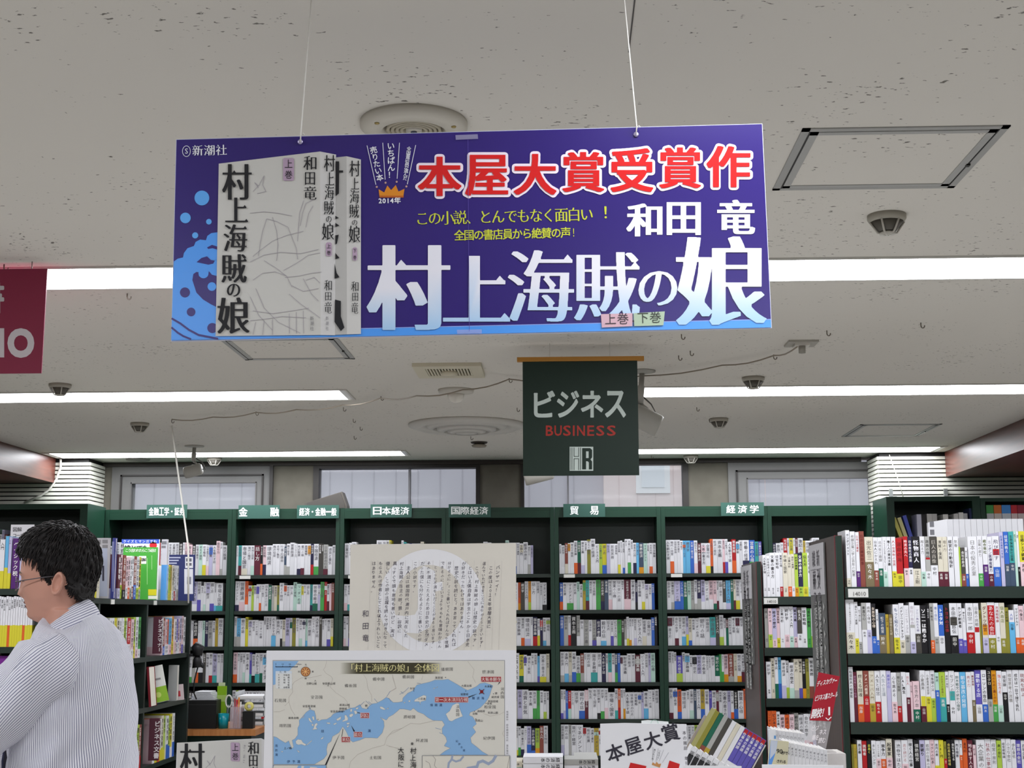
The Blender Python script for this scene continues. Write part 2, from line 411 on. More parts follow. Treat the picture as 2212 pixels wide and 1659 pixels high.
# round air diffuser
t = thing('air_diffuser', 'large round white air diffuser left of the green hanging sign', 'vent', (-.545, 7.93, ZC)); c = (206, 203, 196)
MB().lathe([(.335, 0), (.335, -.012), (.29, -.03), (.245, -.018), (.235, 0)], (0, 0, 0), c, 48).build('outer_ring', PAINT, t)
g = MB()
for r, z in ((.235, -.02), (.175, -.035), (.115, -.045)): g.lathe([(r, -.002), (r-.005, z), (r-.045, z-.012), (r-.04, -.002)], (0, 0, 0), c, 40, caps=False)
g.lathe([(.06, -.03), (.06, -.055), (0, -.057)], (0, 0, 0), c, 24); g.lathe([(.24, -.001), (0, -.0011)], (0, 0, 0), (60, 58, 55), 32, caps=False); g.build('cone', PAINT, t)
# square grille
t = thing('air_grille', 'small square cream exhaust grille left of the green hanging sign', 'vent', (-.495, 6.08, ZC)); c = (210, 203, 180)
f = MB()
for a in ((-.15, .15, -.155, -.09), (-.15, .15, .09, .155), (-.15, -.1, -.09, .09), (.1, .15, -.09, .09)): f.box(*a, -.016, 0, c)
f.box(-.1, .1, -.09, .09, -.002, 0, (40, 38, 30)); f.build('frame', PAINT, t)
g = MB()
for i in range(15): x = -.095+i*.0136; g.box(x-.0035, x+.0035, -.09, .09, -.015, -.004, c)
g.build('louvre', PAINT, t); MB().lathe([(.04, -.01), (.035, -.03), (0, -.034)], (0, 0, 0), c, 24).build('knob', PAINT, t)
# dome
p = cz(985, 842); t = thing('emergency_light', 'small frosted dome light on the ceiling beside the exhaust grille', 'light', (p.x, p.y, ZC))
MB().lathe([(.088, 0), (.085, -.014), (.05, -.022), (0, -.022)], (0, 0, 0), (200, 196, 186), 32).build('base', PAINT, t)
MB().lathe([(.042, -.02), (.038, -.045), (.022, -.062), (0, -.067)], (0, 0, 0), (222, 218, 208), 28).build('dome', GLOSSY, t)
# smoke detectors
def detector(px, py, label, r=.052):
    p = cz(px, py); t = thing('smoke_detector', label, 'smoke detector', (p.x, p.y, ZC), group='smoke detectors on the ceiling')
    MB().lathe([(r, 0), (r, -.012), (r*.9, -.02), (0, -.0205)], (0, 0, 0), (165, 160, 148), 28).build('base', PAINT, t)
    MB().lathe([(r*.86, -.02), (r*.45, -.046), (r*.3, -.048), (0, -.048)], (0, 0, 0), (92, 88, 80), 24).build('chamber', PAINT, t)
    g = MB()
    for k in range(6):
        a = k*pi/3; g.tube([(r*.9*cos(a), r*.9*sin(a), -.019), (r*.5*cos(a), r*.5*sin(a), -.05), (r*.12*cos(a), r*.12*sin(a), -.053)], .003, (190, 186, 176), 6)
    g.lathe([(r*.42, -.049), (r*.42, -.054), (0, -.0545)], (0, 0, 0), (190, 186, 176), 20); g.build('cage', PAINT, t)
detector(1915, 465, 'smoke detector with a black caged chamber below the large ceiling hatch', .052)
detector(130, 830, 'smoke detector right below the dark red hanging sign')
detector(302, 914, 'smoke detector left of the hanging white cord')
detector(1627, 815, 'smoke detector just in front of the right-hand strip light of the second row')
detector(1553, 904, 'smoke detector right of the spotlight beside the green sign')
detector(463, 989, 'smoke detector beside the stem of the left spotlight')
detector(1492, 984, 'smoke detector behind the last strip light right of the green sign')
p = cz(1035, 955); t = thing('sprinkler', 'flat dark round sprinkler head below the round air diffuser', 'sprinkler', (p.x, p.y, ZC))
MB().lathe([(.055, 0), (.05, -.008), (.02, -.012), (0, -.012)], (0, 0, 0), (60, 52, 44), 24).build('rose', PAINT, t)
MB().lathe([(.03, -.012), (.05, -.022), (.042, -.032), (0, -.036)], (0, 0, 0), (150, 142, 128), 24).build('cap', PAINT, t)
p = cz(298, 992); tag(MB().lathe([(.085, 0), (.08, -.008), (0, -.01)], (0, 0, 0), (150, 146, 138), 28).build('ceiling_rose', PAINT, None, (p.x, p.y, ZC)), 'flat round blanking plate on the ceiling above the left window', 'plate')
# junction plate and its cable
p = cz(1731, 740); t = thing('outlet_plate', 'square ceiling outlet plate with a grey cable plugged in', 'outlet', (p.x, p.y, ZC))
MB().box(-.06, .06, -.06, .06, -.008, 0, (172, 168, 158)).build('plate', PAINT, t); MB().box(-.03, .03, -.03, .03, -.016, -.008, (216, 212, 204)).build('socket', PAINT, t)
MB().lathe([(.014, -.016), (.014, -.045), (0, -.047)], (.0, -.01, 0), (160, 156, 146), 16).build('plug', PAINT, t)
pts = []
ck = [(1722, 752), (1672, 771), (1560, 792), (1385, 815), (1250, 824), (1100, 822), (1000, 845), (900, 858), (822, 863), (740, 878), (640, 888), (553, 894), (460, 904), (371, 909)]
for i, (x, y) in enumerate(ck): q = cz(x, y-3); zz = ZC-(.045 if i == 0 else .085 if x in (1000, 900) else .018); pts.append(cz(x, y-3, zz))
path = []
for a, c in zip(pts, pts[1:]):
    for k in range(4): u = k/4; path.append(a.lerp(c, u)+Vector((0, 0, -.012*sin(pi*u))))
path.append(pts[-1])
tag(MB().tube(path, .0032, (150, 140, 126), 6).build('cable', PAINT), 'thin grey cable strung along the ceiling from hook to hook', 'cable')
def hook(px, py, label, s=.024, col=(128, 120, 110)):
    p = cz(px, py); path = [(0, 0, 0), (0, 0, -s*.5)]+[(s*.28*(1-cos(a)), 0, -s*.5-s*.28*sin(a)*1.3) for a in (.5, 1, 1.6, 2.2, 2.8, 3.3)]
    o = MB().tube(path, .0022, col, 6).build('ceiling_hook', METAL, None, (p.x, p.y, ZC)); tag(o, label, 'hook', 'small screw hooks in the ceiling')
for x, y, l in ((275, 634, 'below the first strip light, left of the banner'), (1671, 766, 'holding the cable next to the outlet plate'), (1466, 768, 'just right of the wooden bar of the green sign'), (1491, 758, 'between the banner and the green sign, farther right'), (1786, 714, 'right of the outlet plate'), (1989, 697, 'well right of the outlet plate'), (1100, 817, 'holding the cable left of the green sign'), (1117, 881, 'beside the round air diffuser'), (823, 856, 'holding the cable past the end of the strip light'), (742, 880, 'near the end of the left strip light'), (763, 905, 'first of three behind the strip light end'), (778, 922, 'last of three behind the strip light end'), (553, 889, 'holding the cable over the left bookcases'), (371, 906, 'where the cable turns down'), (1505, 880, 'right of the spotlight beside the green sign'), (1532, 905, 'left of the smoke detector above the right windows'), (1017, 943, 'above the sprinkler'), (1407, 984, 'behind the last strip light'), (765, 942, 'lowest one left of the air diffuser'), (9, 571, 'above the dark red sign'), (1472, 722, 'right under the lower edge of the banner')):
    hook(x, y, 'small screw hook in the ceiling '+l)
q = cz(371, 912); r1 = at(407, 1184, 7.66)
tag(MB().tube([(q.x, q.y, ZC-.02), Vector((q.x, q.y, ZC-.02)).lerp(r1, .5), r1, (r1.x+.01, r1.y, r1.z-.3)], .0052, (226, 224, 216), 8).build('cord', PAINT), 'white cord hanging from a ceiling hook down behind the left shelves', 'cord')
# spotlights
def spot(base, stem, a, b, r, label, col=(172, 170, 162), rr=.055):
    t = thing('spotlight', label, 'spotlight', base, group='spotlights on the ceiling'); o = Vector(base)
    MB().lathe([(rr, 0), (rr, -.006), (.02, -.012), (0, -.012)], (0, 0, 0), col, 28).build('base_plate', PAINT, t)
    s = Vector(stem)-o; MB().tube([(0, 0, -.005), s*.45, s*.46, s], [.012, .012, .016, .014], col, 12).build('stem', PAINT, t)
    a, b = Vector(a)-o, Vector(b)-o; d = (b-a).normalized(); M = d.to_track_quat('Z', 'Y').to_matrix(); L = (b-a).length
    hd = MB().lathe([(0, 0), (r*.8, 0), (r, .012), (r, L-.01), (r*.92, L), (r*.8, L), (r*.76, L-.03), (0, L-.03)], a, col, 28, M).build('head', PAINT, t)
    MB().tube([s, s+Vector((.03, 0, -.02)), (a+b)/2+d.cross(Vector((0, 1, 0)))*-r*.9], .008, col, 8).build('bracket', PAINT, t)
    MB().tube([s*.8+Vector((.012, 0, 0)), s+Vector((.05, .02, .0)), s+Vector((.075, .02, -.05)), b.lerp(a, .9)], .0035, (95, 92, 86), 6).build('lead', PAINT, t)
bp = cz(420, 963); Y = bp.y
spot((bp.x, bp.y, ZC), at(418, 997, Y), at(436, 1012, Y), at(399, 1022, Y), .038, 'grey spotlight on a stem above the left window', rr=.062)
bp = cz(1387, 801); Y = bp.y
spot((bp.x, bp.y, ZC), at(1383, 872, Y), at(1350, 884, Y), at(1424, 922, Y), .05, 'grey spotlight half hidden behind the green hanging sign', rr=.06)
bp = cz(1165, 875); Y = bp.y
spot((bp.x, bp.y, ZC), at(1165, 990, Y), at(1195, 1020, Y), at(1133, 1036, Y), .034, 'grey spotlight whose mouth shows below the green hanging sign')
hk = at(1411, 938, 6.1)
# ================================================================== hanging banner
BY = 2.2
def plane(Y, px, py, tilt=0):
    """origin of a board facing the viewer at distance Y, and the map from photo pixels to its local x,z"""
    o = at(px, py, Y); ca, sa = cos(tilt), sin(tilt)
    def fn(x, y):
        d = at(x, y, Y)-o; return (d.x*ca+d.z*sa, -d.x*sa+d.z*ca)
    return o, fn
tl = math.atan2(.0115, .966); o, fn = plane(BY, 1010, 510, tl)
BAN = thing('hanging_banner', 'wide purple banner hung from the ceiling with red and white Japanese lettering', 'banner', o, (0, -tl, 0))
(xa, z1), (xb, _) = fn(376, 302), fn(1656, 268); z0 = fn(370, 735)[1]; xa = fn(376, 520)[0]; xb = fn(1656, 490)[0]; z1 = (fn(383, 302)[1]+fn(1645, 268)[1])/2; z0 = (fn(370, 735)[1]+fn(1667, 708)[1])/2
PUR = (48, 32, 116); LB = (82, 158, 246)
MB().box(xa-.001, xb+.001, .0005, .006, z0-.001, z1+.001, (208, 212, 236)).build('board', PRINT, BAN)
b = Flat(fn); b.face([Vector((x, 0, z)) for x, z in ((xa, z0), (xb, z0), (xb, z1), (xa, z1))], PUR)
zs = z0+.0125
b.face([Vector((x, -.0002, z)) for x, z in ((xa, z0), (xb, z0), (xb, zs), (xa, zs))], LB)
b.face([Vector((x, -.0003, z)) for x, z in ((xa+.3, zs), (xb, zs), (xb, zs+.0012), (xa+.3, zs+.0012))], (150, 170, 240))
b.build('printed_sheet', GLOSSY, BAN)
c1 = lambda pts: [(360+.3014*u, 250+.3014*v) for u, v in pts]
# wave print
b = Flat(fn)
b.poly(c1([(52, 1045), (80, 1025), (118, 1016), (124, 985), (150, 950), (196, 934), (208, 905), (240, 888), (282, 893), (292, 862), (320, 842), (378, 834), (378, 1600), (33, 1606)]), 1.2, LB)
for x, y, r in ((253, 590, 53), (135, 733, 38), (303, 760, 20), (205, 858, 22)): b.disc(360+.3014*x, 250+.3014*y, .3014*r, 1.2, (96, 172, 246))
b.poly(c1([(290, 945), (325, 926), (370, 940), (370, 962), (330, 950), (298, 955)]), 1.6, PUR)
b.poly(c1([(215, 1050), (250, 1020), (290, 1008), (318, 1035), (345, 1040), (335, 1060), (300, 1068), (262, 1060)]), 1.6, PUR)
b.poly(c1([(185, 1178), (192, 1135), (214, 1120), (230, 1122), (232, 1150), (262, 1165), (296, 1150), (304, 1115), (325, 1140), (372, 1152), (372, 1378), (318, 1352), (262, 1318), (214, 1268)]), 1.6, PUR)
for x, y, r in ((132, 1267, 36), (176, 1407, 31), (328, 1522, 36)): b.disc(360+.3014*x, 250+.3014*y, .3014*r, 1.7, PUR)
for x, y, r in ((325, 1225, 31), (265, 1130, 36), (338, 1000, 36)): b.disc(360+.3014*x, 250+.3014*y, .3014*r, 2, LB)
b.line(c1([(40, 1455), (100, 1490), (160, 1535), (230, 1572), (365, 1598)]), 4.2, 2, PUR); b.line(c1([(38, 1520), (80, 1555), (120, 1580), (172, 1601)]), 4, 2, PUR)
b.build('wave_print', GLOSSY, BAN)
# two printed novels
def novel(f, T, L, ink=(30, 30, 34), two=True):
    """cover of the two-volume novel drawn as a standing book; T maps cover drawing coordinates to f's drawing coordinates"""
    P = lambda pts: [T(x, y) for x, y in pts]
    f.poly(P([(375, 345), (1100, 258), (1105, 1572), (352, 1580)]), L, (206, 205, 200)); f.poly(P([(1100, 258), (1215, 280), (1207, 1574), (1105, 1572)]), L, (214, 213, 212))
    if two: f.poly(P([(1216, 300), (1290, 292), (1293, 1568), (1207, 1572)]), L, (186, 185, 182)); f.poly(P([(1290, 292), (1393, 315), (1393, 1565), (1293, 1568)]), L, (210, 209, 206))
    def g(c, x0, y0, x1, y1, st='m16', col=ink, rs=2):
        (a, bb), (cc, d) = T(x0, y0), T(x1, y1); f.cbox(c, a, bb, cc, d, L+3, col, st, rs)
    for c, bx in zip('村上海賊の娘', ((400, 350, 612, 605), (422, 590, 585, 765), (410, 782, 580, 975), (395, 995, 576, 1197), (434, 1207, 530, 1298), (366, 1305, 596, 1562))): g(c, *bx, st='m28', rs=3)
    for c, bx in zip('和田竜', ((983, 292, 1076, 392), (993, 408, 1066, 498), (984, 508, 1076, 604))): g(c, *bx)
    for c, bx in zip('村上海賊の娘', ((1130, 285, 1210, 402), (1140, 410, 1202, 500), (1135, 505, 1202, 606), (1130, 614, 1200, 712), (1144, 722, 1184, 768), (1116, 772, 1200, 893))): g(c, *bx)
    for c, bx in zip('和田竜', ((1132, 1180, 1186, 1256), (1138, 1268, 1182, 1326), (1132, 1336, 1184, 1418))): g(c, *bx, st='m6')
    for i, c in enumerate('新潮社'):
        g(c, 1030, 1440+i*36, 1056, 1470+i*36, 'r', (120, 118, 122)); g(c, 1142, 1440+i*36, 1162, 1468+i*36, 'r', (130, 128, 132))
    if two:
        for c, bx in zip('村上海賊の娘', ((1312, 325, 1388, 438), (1322, 448, 1380, 530), (1316, 535, 1382, 632), (1312, 638, 1380, 735), (1330, 750, 1368, 788), (1308, 790, 1388, 912))): g(c, *bx)
        for c, bx in zip('和田竜', ((1325, 1190, 1376, 1262), (1332, 1272, 1374, 1330), (1325, 1340, 1374, 1420))): g(c, *bx, st='m6')
        for pts in ([(1212, 330), (1238, 330), (1238, 395), (1266, 395), (1266, 410), (1238, 410), (1236, 560), (1212, 580)], [(1210, 720), (1236, 735), (1210, 745)], [(1210, 770), (1240, 790), (1210, 800)], [(1210, 860), (1235, 855), (1222, 920), (1210, 925)], [(1210, 985), (1240, 1022), (1210, 1030)], [(1205, 1060), (1220, 1130), (1240, 1160), (1205, 1170)], [(1208, 1320), (1250, 1330), (1250, 1440), (1275, 1520), (1250, 1545), (1205, 1480)]): f.poly(P(pts), L+2.5, ink)
    for x0, y0, x1, y1 in ((836, 306, 914, 468), (1143, 910, 1184, 1008)) + (((1334, 945, 1366, 1040),) if two else ()):
        f.poly(P([(x0+8, y0), (x1-8, y0), (x1, y0+8), (x1, y1-8), (x1-8, y1), (x0+8, y1), (x0, y1-8), (x0, y0+8)]), L+2, (184, 160, 184))
        for i, c in enumerate('上巻' if x0 < 1300 else '下巻'): g(c, x0+(x1-x0)*.16, y0+12+i*(y1-y0)*.48, x1-(x1-x0)*.14, y0+(y1-y0)*.43+i*(y1-y0)*.48, 'r')
    LN = (166, 160, 168)
    # plain sketch of sails, ropes and waves in fine grey lines
    for pts in ([(620, 545), (665, 500), (700, 432), (690, 500), (712, 545), (650, 560)], [(660, 505), (632, 480), (660, 520)], [(960, 790), (975, 700), (1000, 630), (1060, 600)], [(1000, 800), (1020, 700), (1050, 650)], [(940, 900), (955, 700), (985, 610)],
                [(600, 700), (700, 690), (800, 700), (900, 720)], [(620, 1010), (680, 960), (760, 900), (860, 860), (980, 830)], [(600, 1050), (700, 1000), (820, 980), (960, 990), (1090, 960)], [(840, 1110), (930, 1060), (1020, 1000), (1100, 985)], [(850, 1160), (950, 1150), (1040, 1130), (1110, 1122)],
                [(640, 1240), (700, 1380), (800, 1480), (960, 1560)], [(600, 1300), (660, 1430), (760, 1540)], [(880, 1280), (960, 1350), (1060, 1420), (1100, 1450)], [(620, 1400), (760, 1420), (900, 1400), (1020, 1380)], [(600, 1470), (700, 1460), (830, 1440), (1000, 1450)],
                [(880, 1420), (882, 1560)], [(930, 1410), (932, 1560)], [(980, 1400), (984, 1560)], [(760, 1460), (760, 1570)], [(700, 1470), (690, 1570)], [(640, 1480), (620, 1570)], [(980, 1170), (1040, 1280), (1090, 1330)], [(1000, 1180), (1060, 1160), (1100, 1200)], [(900, 1220), (980, 1260), (1090, 1240)],
                [(720, 740), (690, 830), (670, 930), (660, 1010)], [(760, 730), (790, 830), (800, 930), (790, 1040)], [(720, 740), (790, 760), (870, 800), (930, 950), (940, 1030)], [(700, 1040), (780, 1090), (860, 1150), (900, 1230)], [(620, 1180), (690, 1130), (780, 1120), (860, 1150)]):
        f.line(P(pts), abs(T(4, 0)[0]-T(0, 0)[0])*.8, L+1, LN)
    return f
b = Flat(fn); novel(b, lambda u, v: (360+.3014*u, 250+.3014*v), 3); b.build('printed_book_picture', PRINT, BAN)
# lettering
WH = (240, 240, 250)
b = Flat(fn); RED = (214, 30, 32)
hv = [('本', 899, 335, 1001, 428), ('屋', 1001, 331, 1102, 427), ('大', 1106, 329, 1206, 425), ('賞', 1211, 325, 1309, 419), ('受', 1315, 317, 1415, 419), ('賞', 1420, 315, 1518, 411), ('作', 1522, 312, 1625, 409)]
for c, x0, y0, x1, y1 in hv: b.cbox(c, x0-2, y0-2, x1+2, y1+2, 2, (244, 232, 244), 'b74', 3)
for c, x0, y0, x1, y1 in hv: b.cbox(c, x0+4, y0+4, x1-4, y1-4, 4, RED, 's30', 3)
b.build('award_lettering', GLOSSY, BAN)
b = Flat(fn)
def grad(p):  # printed fade from white to pale blue
    k = max(0, min(1, (-.085-p.z)/.065)); return (236-64*k, 236-26*k, 246)
for c, x0, y0, x1, y1, st in (('村', 792, 530, 973, 713, 'm42'), ('上', 957, 553, 1102, 695, 'm44'), ('海', 1097, 541, 1240, 695, 'm31'), ('賊', 1240, 545, 1382, 692, 'm28'), ('の', 1379, 586, 1463, 660, 'm26'), ('娘', 1460, 511, 1656, 702, 'm38')): b.cbox(c, x0, y0, x1, y1, 2.5, grad, st, 3)
b.build('title_lettering', GLOSSY, BAN)
b = Flat(fn); YG = (204, 210, 66); r = -.034
b.text('この小説、とんでもなく面白い', 897, 489, 33, 2, YG, 'm12', 29.4, rot=-.026, asp=.93); b.text('！', 1300, 476, 34, 2, YG, 'b12', rot=-.026)
b.text('全国の書店員から絶賛の声', 981, 521, 24.5, 2, YG, 'b14', 22, rot=-.026, asp=.95); b.text('！', 1236, 514, 23, 2, YG, 'b12', rot=-.026, asp=.6)
b.build('quote_lettering', GLOSSY, BAN)
b = Flat(fn)
for c, x0, y0, x1, y1 in (('和', 1353, 440, 1431, 511), ('田', 1440, 437, 1514, 508), ('竜', 1549, 432, 1631, 506)): b.cbox(c, x0, y0, x1, y1, 2, WH, 's34', 3)
b.text('新潮社', 415, 338, 25, 2, WH, 'm12', 25.5, rot=-.02)
for a in range(24): t0, t1 = a*pi/12, (a+1)*pi/12; b.line([(403+8.5*cos(t0), 327+11.5*sin(t0)), (403+8.5*cos(t1), 327+11.5*sin(t1))], 1.1, 2, WH)
b.text('S', 399.5, 334, 16, 2, WH, 'r', rot=-.02)
for x0, y0, x1, y1 in ((793, 315, 812, 399), (827, 309, 832, 388), (863, 309, 858, 386), (898, 314, 880, 398)): b.line([(x0, y0), (x1, y1)], 1.3, 2, WH)
b.text('売りたい本', 801, 318, 16, 2, WH, 'b16', 15.2, True, -.22); b.text('いちばん！', 836, 307, 17, 2, WH, 'b18', 15.6, True, -.02); b.text('全国書店員が選んだ', 878, 316, 10, 2, WH, 'b10', 8, True, .13, 1)
b.text('2014年', 818, 441, 14.5, 2, WH, 'b28', 14.5, rot=-.02)
b.build('white_lettering', GLOSSY, BAN)
b = Flat(fn)
b.poly([(820, 427), (818, 409), (830, 416), (837, 401), (845, 411), (855, 400), (861, 414), (874, 408), (871, 427)], 2, (222, 140, 40)); b.rect(820, 423, 872, 427, 2.3, (190, 100, 40))
for x, y in ((814, 404), (833, 395), (857, 393), (878, 403)): b.disc(x, y, 2.2, 2, (200, 160, 150))
b.build('crown', GLOSSY, BAN)
b = Flat(fn)
b.poly([(1298, 679), (1366, 677), (1366, 705), (1300, 708)], 4, (214, 176, 188)); b.poly([(1369, 677), (1436, 673), (1433, 703), (1370, 705)], 4, (176, 196, 170))
b.text('上巻', 1306, 703, 26, 5, (60, 50, 60), 'r', 27, rot=-.03); b.text('下巻', 1376, 700, 26, 5, (50, 56, 50), 'r', 27, rot=-.03); b.line([(1367, 678), (1368, 705)], 1.6, 5, (60, 50, 60))
b.build('volume_tags', GLOSSY, BAN)
TAPE = mat('clear_tape', .3, (190, 186, 214), .5, alpha=.45)
for q in (((984, 293), (1032, 291), (1033, 301), (985, 303)), ((987, 713), (1041, 712), (1041, 721), (988, 722))): Flat(fn).poly(q, 6, (200, 196, 214)).build('tape', TAPE, BAN)
Flat(fn).line([(1011, 303), (1014, 716)], .9, 6, (92, 76, 160)).build('sheet_joint', GLOSSY, BAN)
for (x, y), (ux, uy) in (((649, 307), (668, 60)), ((1374, 291), (1350, 20))):
    lx, lz = fn(x, y); MB().lathe([(.0042, 0), (.0042, .0012), (.002, .0016), (0, .0016)], (lx, -.0012, lz), (188, 180, 214), 16, Matrix.Rotation(radians(90), 3, 'X')).build('eyelet', METAL, BAN)
    p = at(x, y, BY-.004); q = at(ux, uy, BY); d = (q-p); q = p+d*((ZC-p.z)/d.z); s = Matrix.Rotation(tl, 3, 'Y')
    st = MB().tube([p, p+Vector((.001, -.004, .012)), q], .0011, (236, 234, 228), 6)
    st.tube([p+Vector((.001, -.003, .01)), p+Vector((.005, -.004, .014)), p+Vector((.007, -.004, .011))], .0009, (236, 234, 228), 5)
    tag(st.build('hanging_string', PRINT), 'thin white string holding the %s of the purple banner' % ('left half' if x < 1000 else 'right half'), 'string')
# ================================================================== green business sign
HY = 5.5; o, fn = plane(HY, 1254, 900)
HS = thing('hanging_sign', 'square dark green hanging sign with white katakana and red BUSINESS lettering', 'sign', o); GRN = (11, 36, 25)
pts = [fn(1128.5, 778), fn(1376.5, 778), fn(1381, 1028), fn(1130, 1028)]
MB().box(pts[3][0], pts[2][0], .001, .008, pts[3][1], pts[0][1], GRN).build('panel', PRINT, HS)
(u0, v0), (u1, v1) = fn(1117, 781.5), fn(1391, 769.5)
MB().box(u0, u1, -.006, .016, v0, v1, (176, 122, 44)).build('wooden_bar', PAINT, HS)
rd = MB()
for x in (-.12, .12): rd.tube([(x, .005, v1), (x, .005, ZC-o.z)], .0008, (206, 202, 194), 6)
rd.build('hanger', PRINT, HS)
b = Flat(fn, base=-.0004); LG = (196, 208, 202)
for c, x0, x1 in (('ビ', 1153, 1199), ('ジ', 1203, 1251), ('ネ', 1255, 1303), ('ス', 1307, 1352)): b.cbox(c, x0, 844, x1, 902, 1, LG, 'b26', 3)
[b.cbox(c, x0, 919, x1, 941.5, 1, (168, 42, 30), 'b16') for c, x0, x1 in zip('BUSNESS', (1179, 1197.5, 1216.5, 1246.5, 1268.5, 1288, 1311), (1195, 1213.5, 1233, 1263.5, 1283.5, 1305.5, 1330))]; b.rect(1237.5, 919, 1241.3, 941.5, 1, (168, 42, 30))
b.rect(1230.5, 965, 1281.5, 1017, 1, LG); D = GRN
b.rect(1257.5, 968, 1266, 1014, 2, D); b.poly([(1266, 968), (1275, 968), (1279, 972), (1279, 988), (1275.5, 992.5), (1279, 997), (1279, 1014), (1272, 1014), (1272, 999), (1269.5, 996.5), (1266, 996.5)], 2, D); b.rect(1266, 975, 1271.5, 989.5, 3, LG)
for x in (1233, 1236): b.line([(x, 967), (x, 1015)], 1, 2, D)
b.line([(1240, 967), (1240, 986), (1250, 986), (1250, 967)], 1.3, 2, D); b.line([(1240, 1015), (1240, 991), (1250, 991), (1250, 1015)], 1.3, 2, D); b.line([(1254, 967), (1254, 1015)], 1.3, 2, D)
b.build('lettering', PRINT, HS)
# ================================================================== dark red sign at the left edge
o, fn = plane(4.1, 20, 690); RS = thing('hanging_sign', 'dark red hanging sign cut off by the left edge of the photo', 'sign', o); WN = (146, 42, 74)
l0 = fn(-250, 580)[0]; r0, z1 = fn(102, 580); z0 = fn(88, 806)[1]; r1 = fn(89, 806)[0]
b = MB()
for y in (.001, .006): b.face([Vector((l0, y, z0)), Vector((r1, y, z0)), Vector((r0, y, z1)), Vector((l0, y, z1))], WN)
b.face([Vector((r1, .001, z0)), Vector((r1, .006, z0)), Vector((r0, .006, z1)), Vector((r0, .001, z1))], (140, 80, 96)); b.face([Vector((l0, .001, z0)), Vector((l0, .006, z0)), Vector((r1, .006, z0)), Vector((r1, .001, z0))], (140, 80, 96))
b.build('panel', PRINT, RS)
b = Flat(fn, base=-.0006); b.cbox('O', 16, 709, 74, 773, 1, (224, 216, 222), 'b50', 3); b.cbox('書', -60, 604, 9, 678, 1, (214, 208, 212), 'b34', 3); b.rect(-8, 709, 9, 772, 1, (224, 216, 222)); b.rect(-62, 709, -45, 772, 1, (224, 216, 222)); b.rect(-45, 733, -8, 747, 1, (224, 216, 222))
b.build('lettering', PRINT, RS)
w = MB()
for x in (-.25, .06): w.tube([(x, .003, z1), (x, .003, ZC-o.z)], .0015, (120, 116, 110), 6)
w.build('hanger', METAL, RS)
ORD = lambda n: '%d%s' % (n, 'th' if 10 <= n % 100 <= 20 else {1: 'st', 2: 'nd', 3: 'rd'}.get(n % 10, 'th'))
# ================================================================== bookcases
GREEN, GDK, SHD = (20, 54, 39), (17, 40, 31), (36, 48, 42)
LAM = mat('green_laminate', .38, spec=.45)
def bookcase(name, label, loc, w, d, zt, shelves, fascia=.07, rot=0, st=.027, back=True, group=None, side=GREEN, feet=.08, top=True, tags=()):
    t = thing(name, label, 'bookcase', loc, (0, 0, rot), group)
    for s in (0, 1):
        x = s*(w-st); MB().box(x, x+st, 0, d, 0, zt, side).build('side_panel', LAM, t)
    if back: MB().box(st, w-st, d-.012, d-.001, .02, zt-.002, GDK).build('back_panel', LAM, t)
    if top: MB().box(st, w-st, .002, d-.013, zt-.022, zt, GREEN).build('top_board', LAM, t)
    if fascia: MB().box(st, w-st, .002, .02, zt-fascia, zt-.0225, GREEN).build('fascia', LAM, t)
    MB().box(st, w-st, .03, .05, 0, feet, GDK).build('plinth', LAM, t)
    for z in shelves:
        s = MB().box(st, w-st, .008, d-.013, z-.024, z, SHD).build('shelf', LAM, t)
        for tx, tw, tz in tags:
            if abs(tz-z) < .01: MB().box(tx, tx+tw, .004, .0078, z-.026, z-.004, (226, 226, 220)).build('shelf_label', PRINT, s)
    return t
SH = [1.804, 1.5628, 1.3252, 1.0857, .8464, .6097, .36, .12]
BX = [-3.142, -2.262, -1.518, -.794, -.055, .667, 1.385, 2.082]
BN = ['under the leftmost header sign', 'second from the left, under two header signs', 'third from the left, partly behind the letter board', 'behind the right part of the letter board', 'under the header sign below the green hanging sign', 'under the header sign right of the green hanging sign', 'at the right end, without header sign']
for i in range(7):
    bookcase('bookcase', 'tall green wall bookcase '+BN[i], (BX[i]+.001, 9.5, 0), BX[i+1]-BX[i]-.002, .31, 2.254, SH, group='wall bookcases under the windows', tags=((.06, .075, SH[0]),))
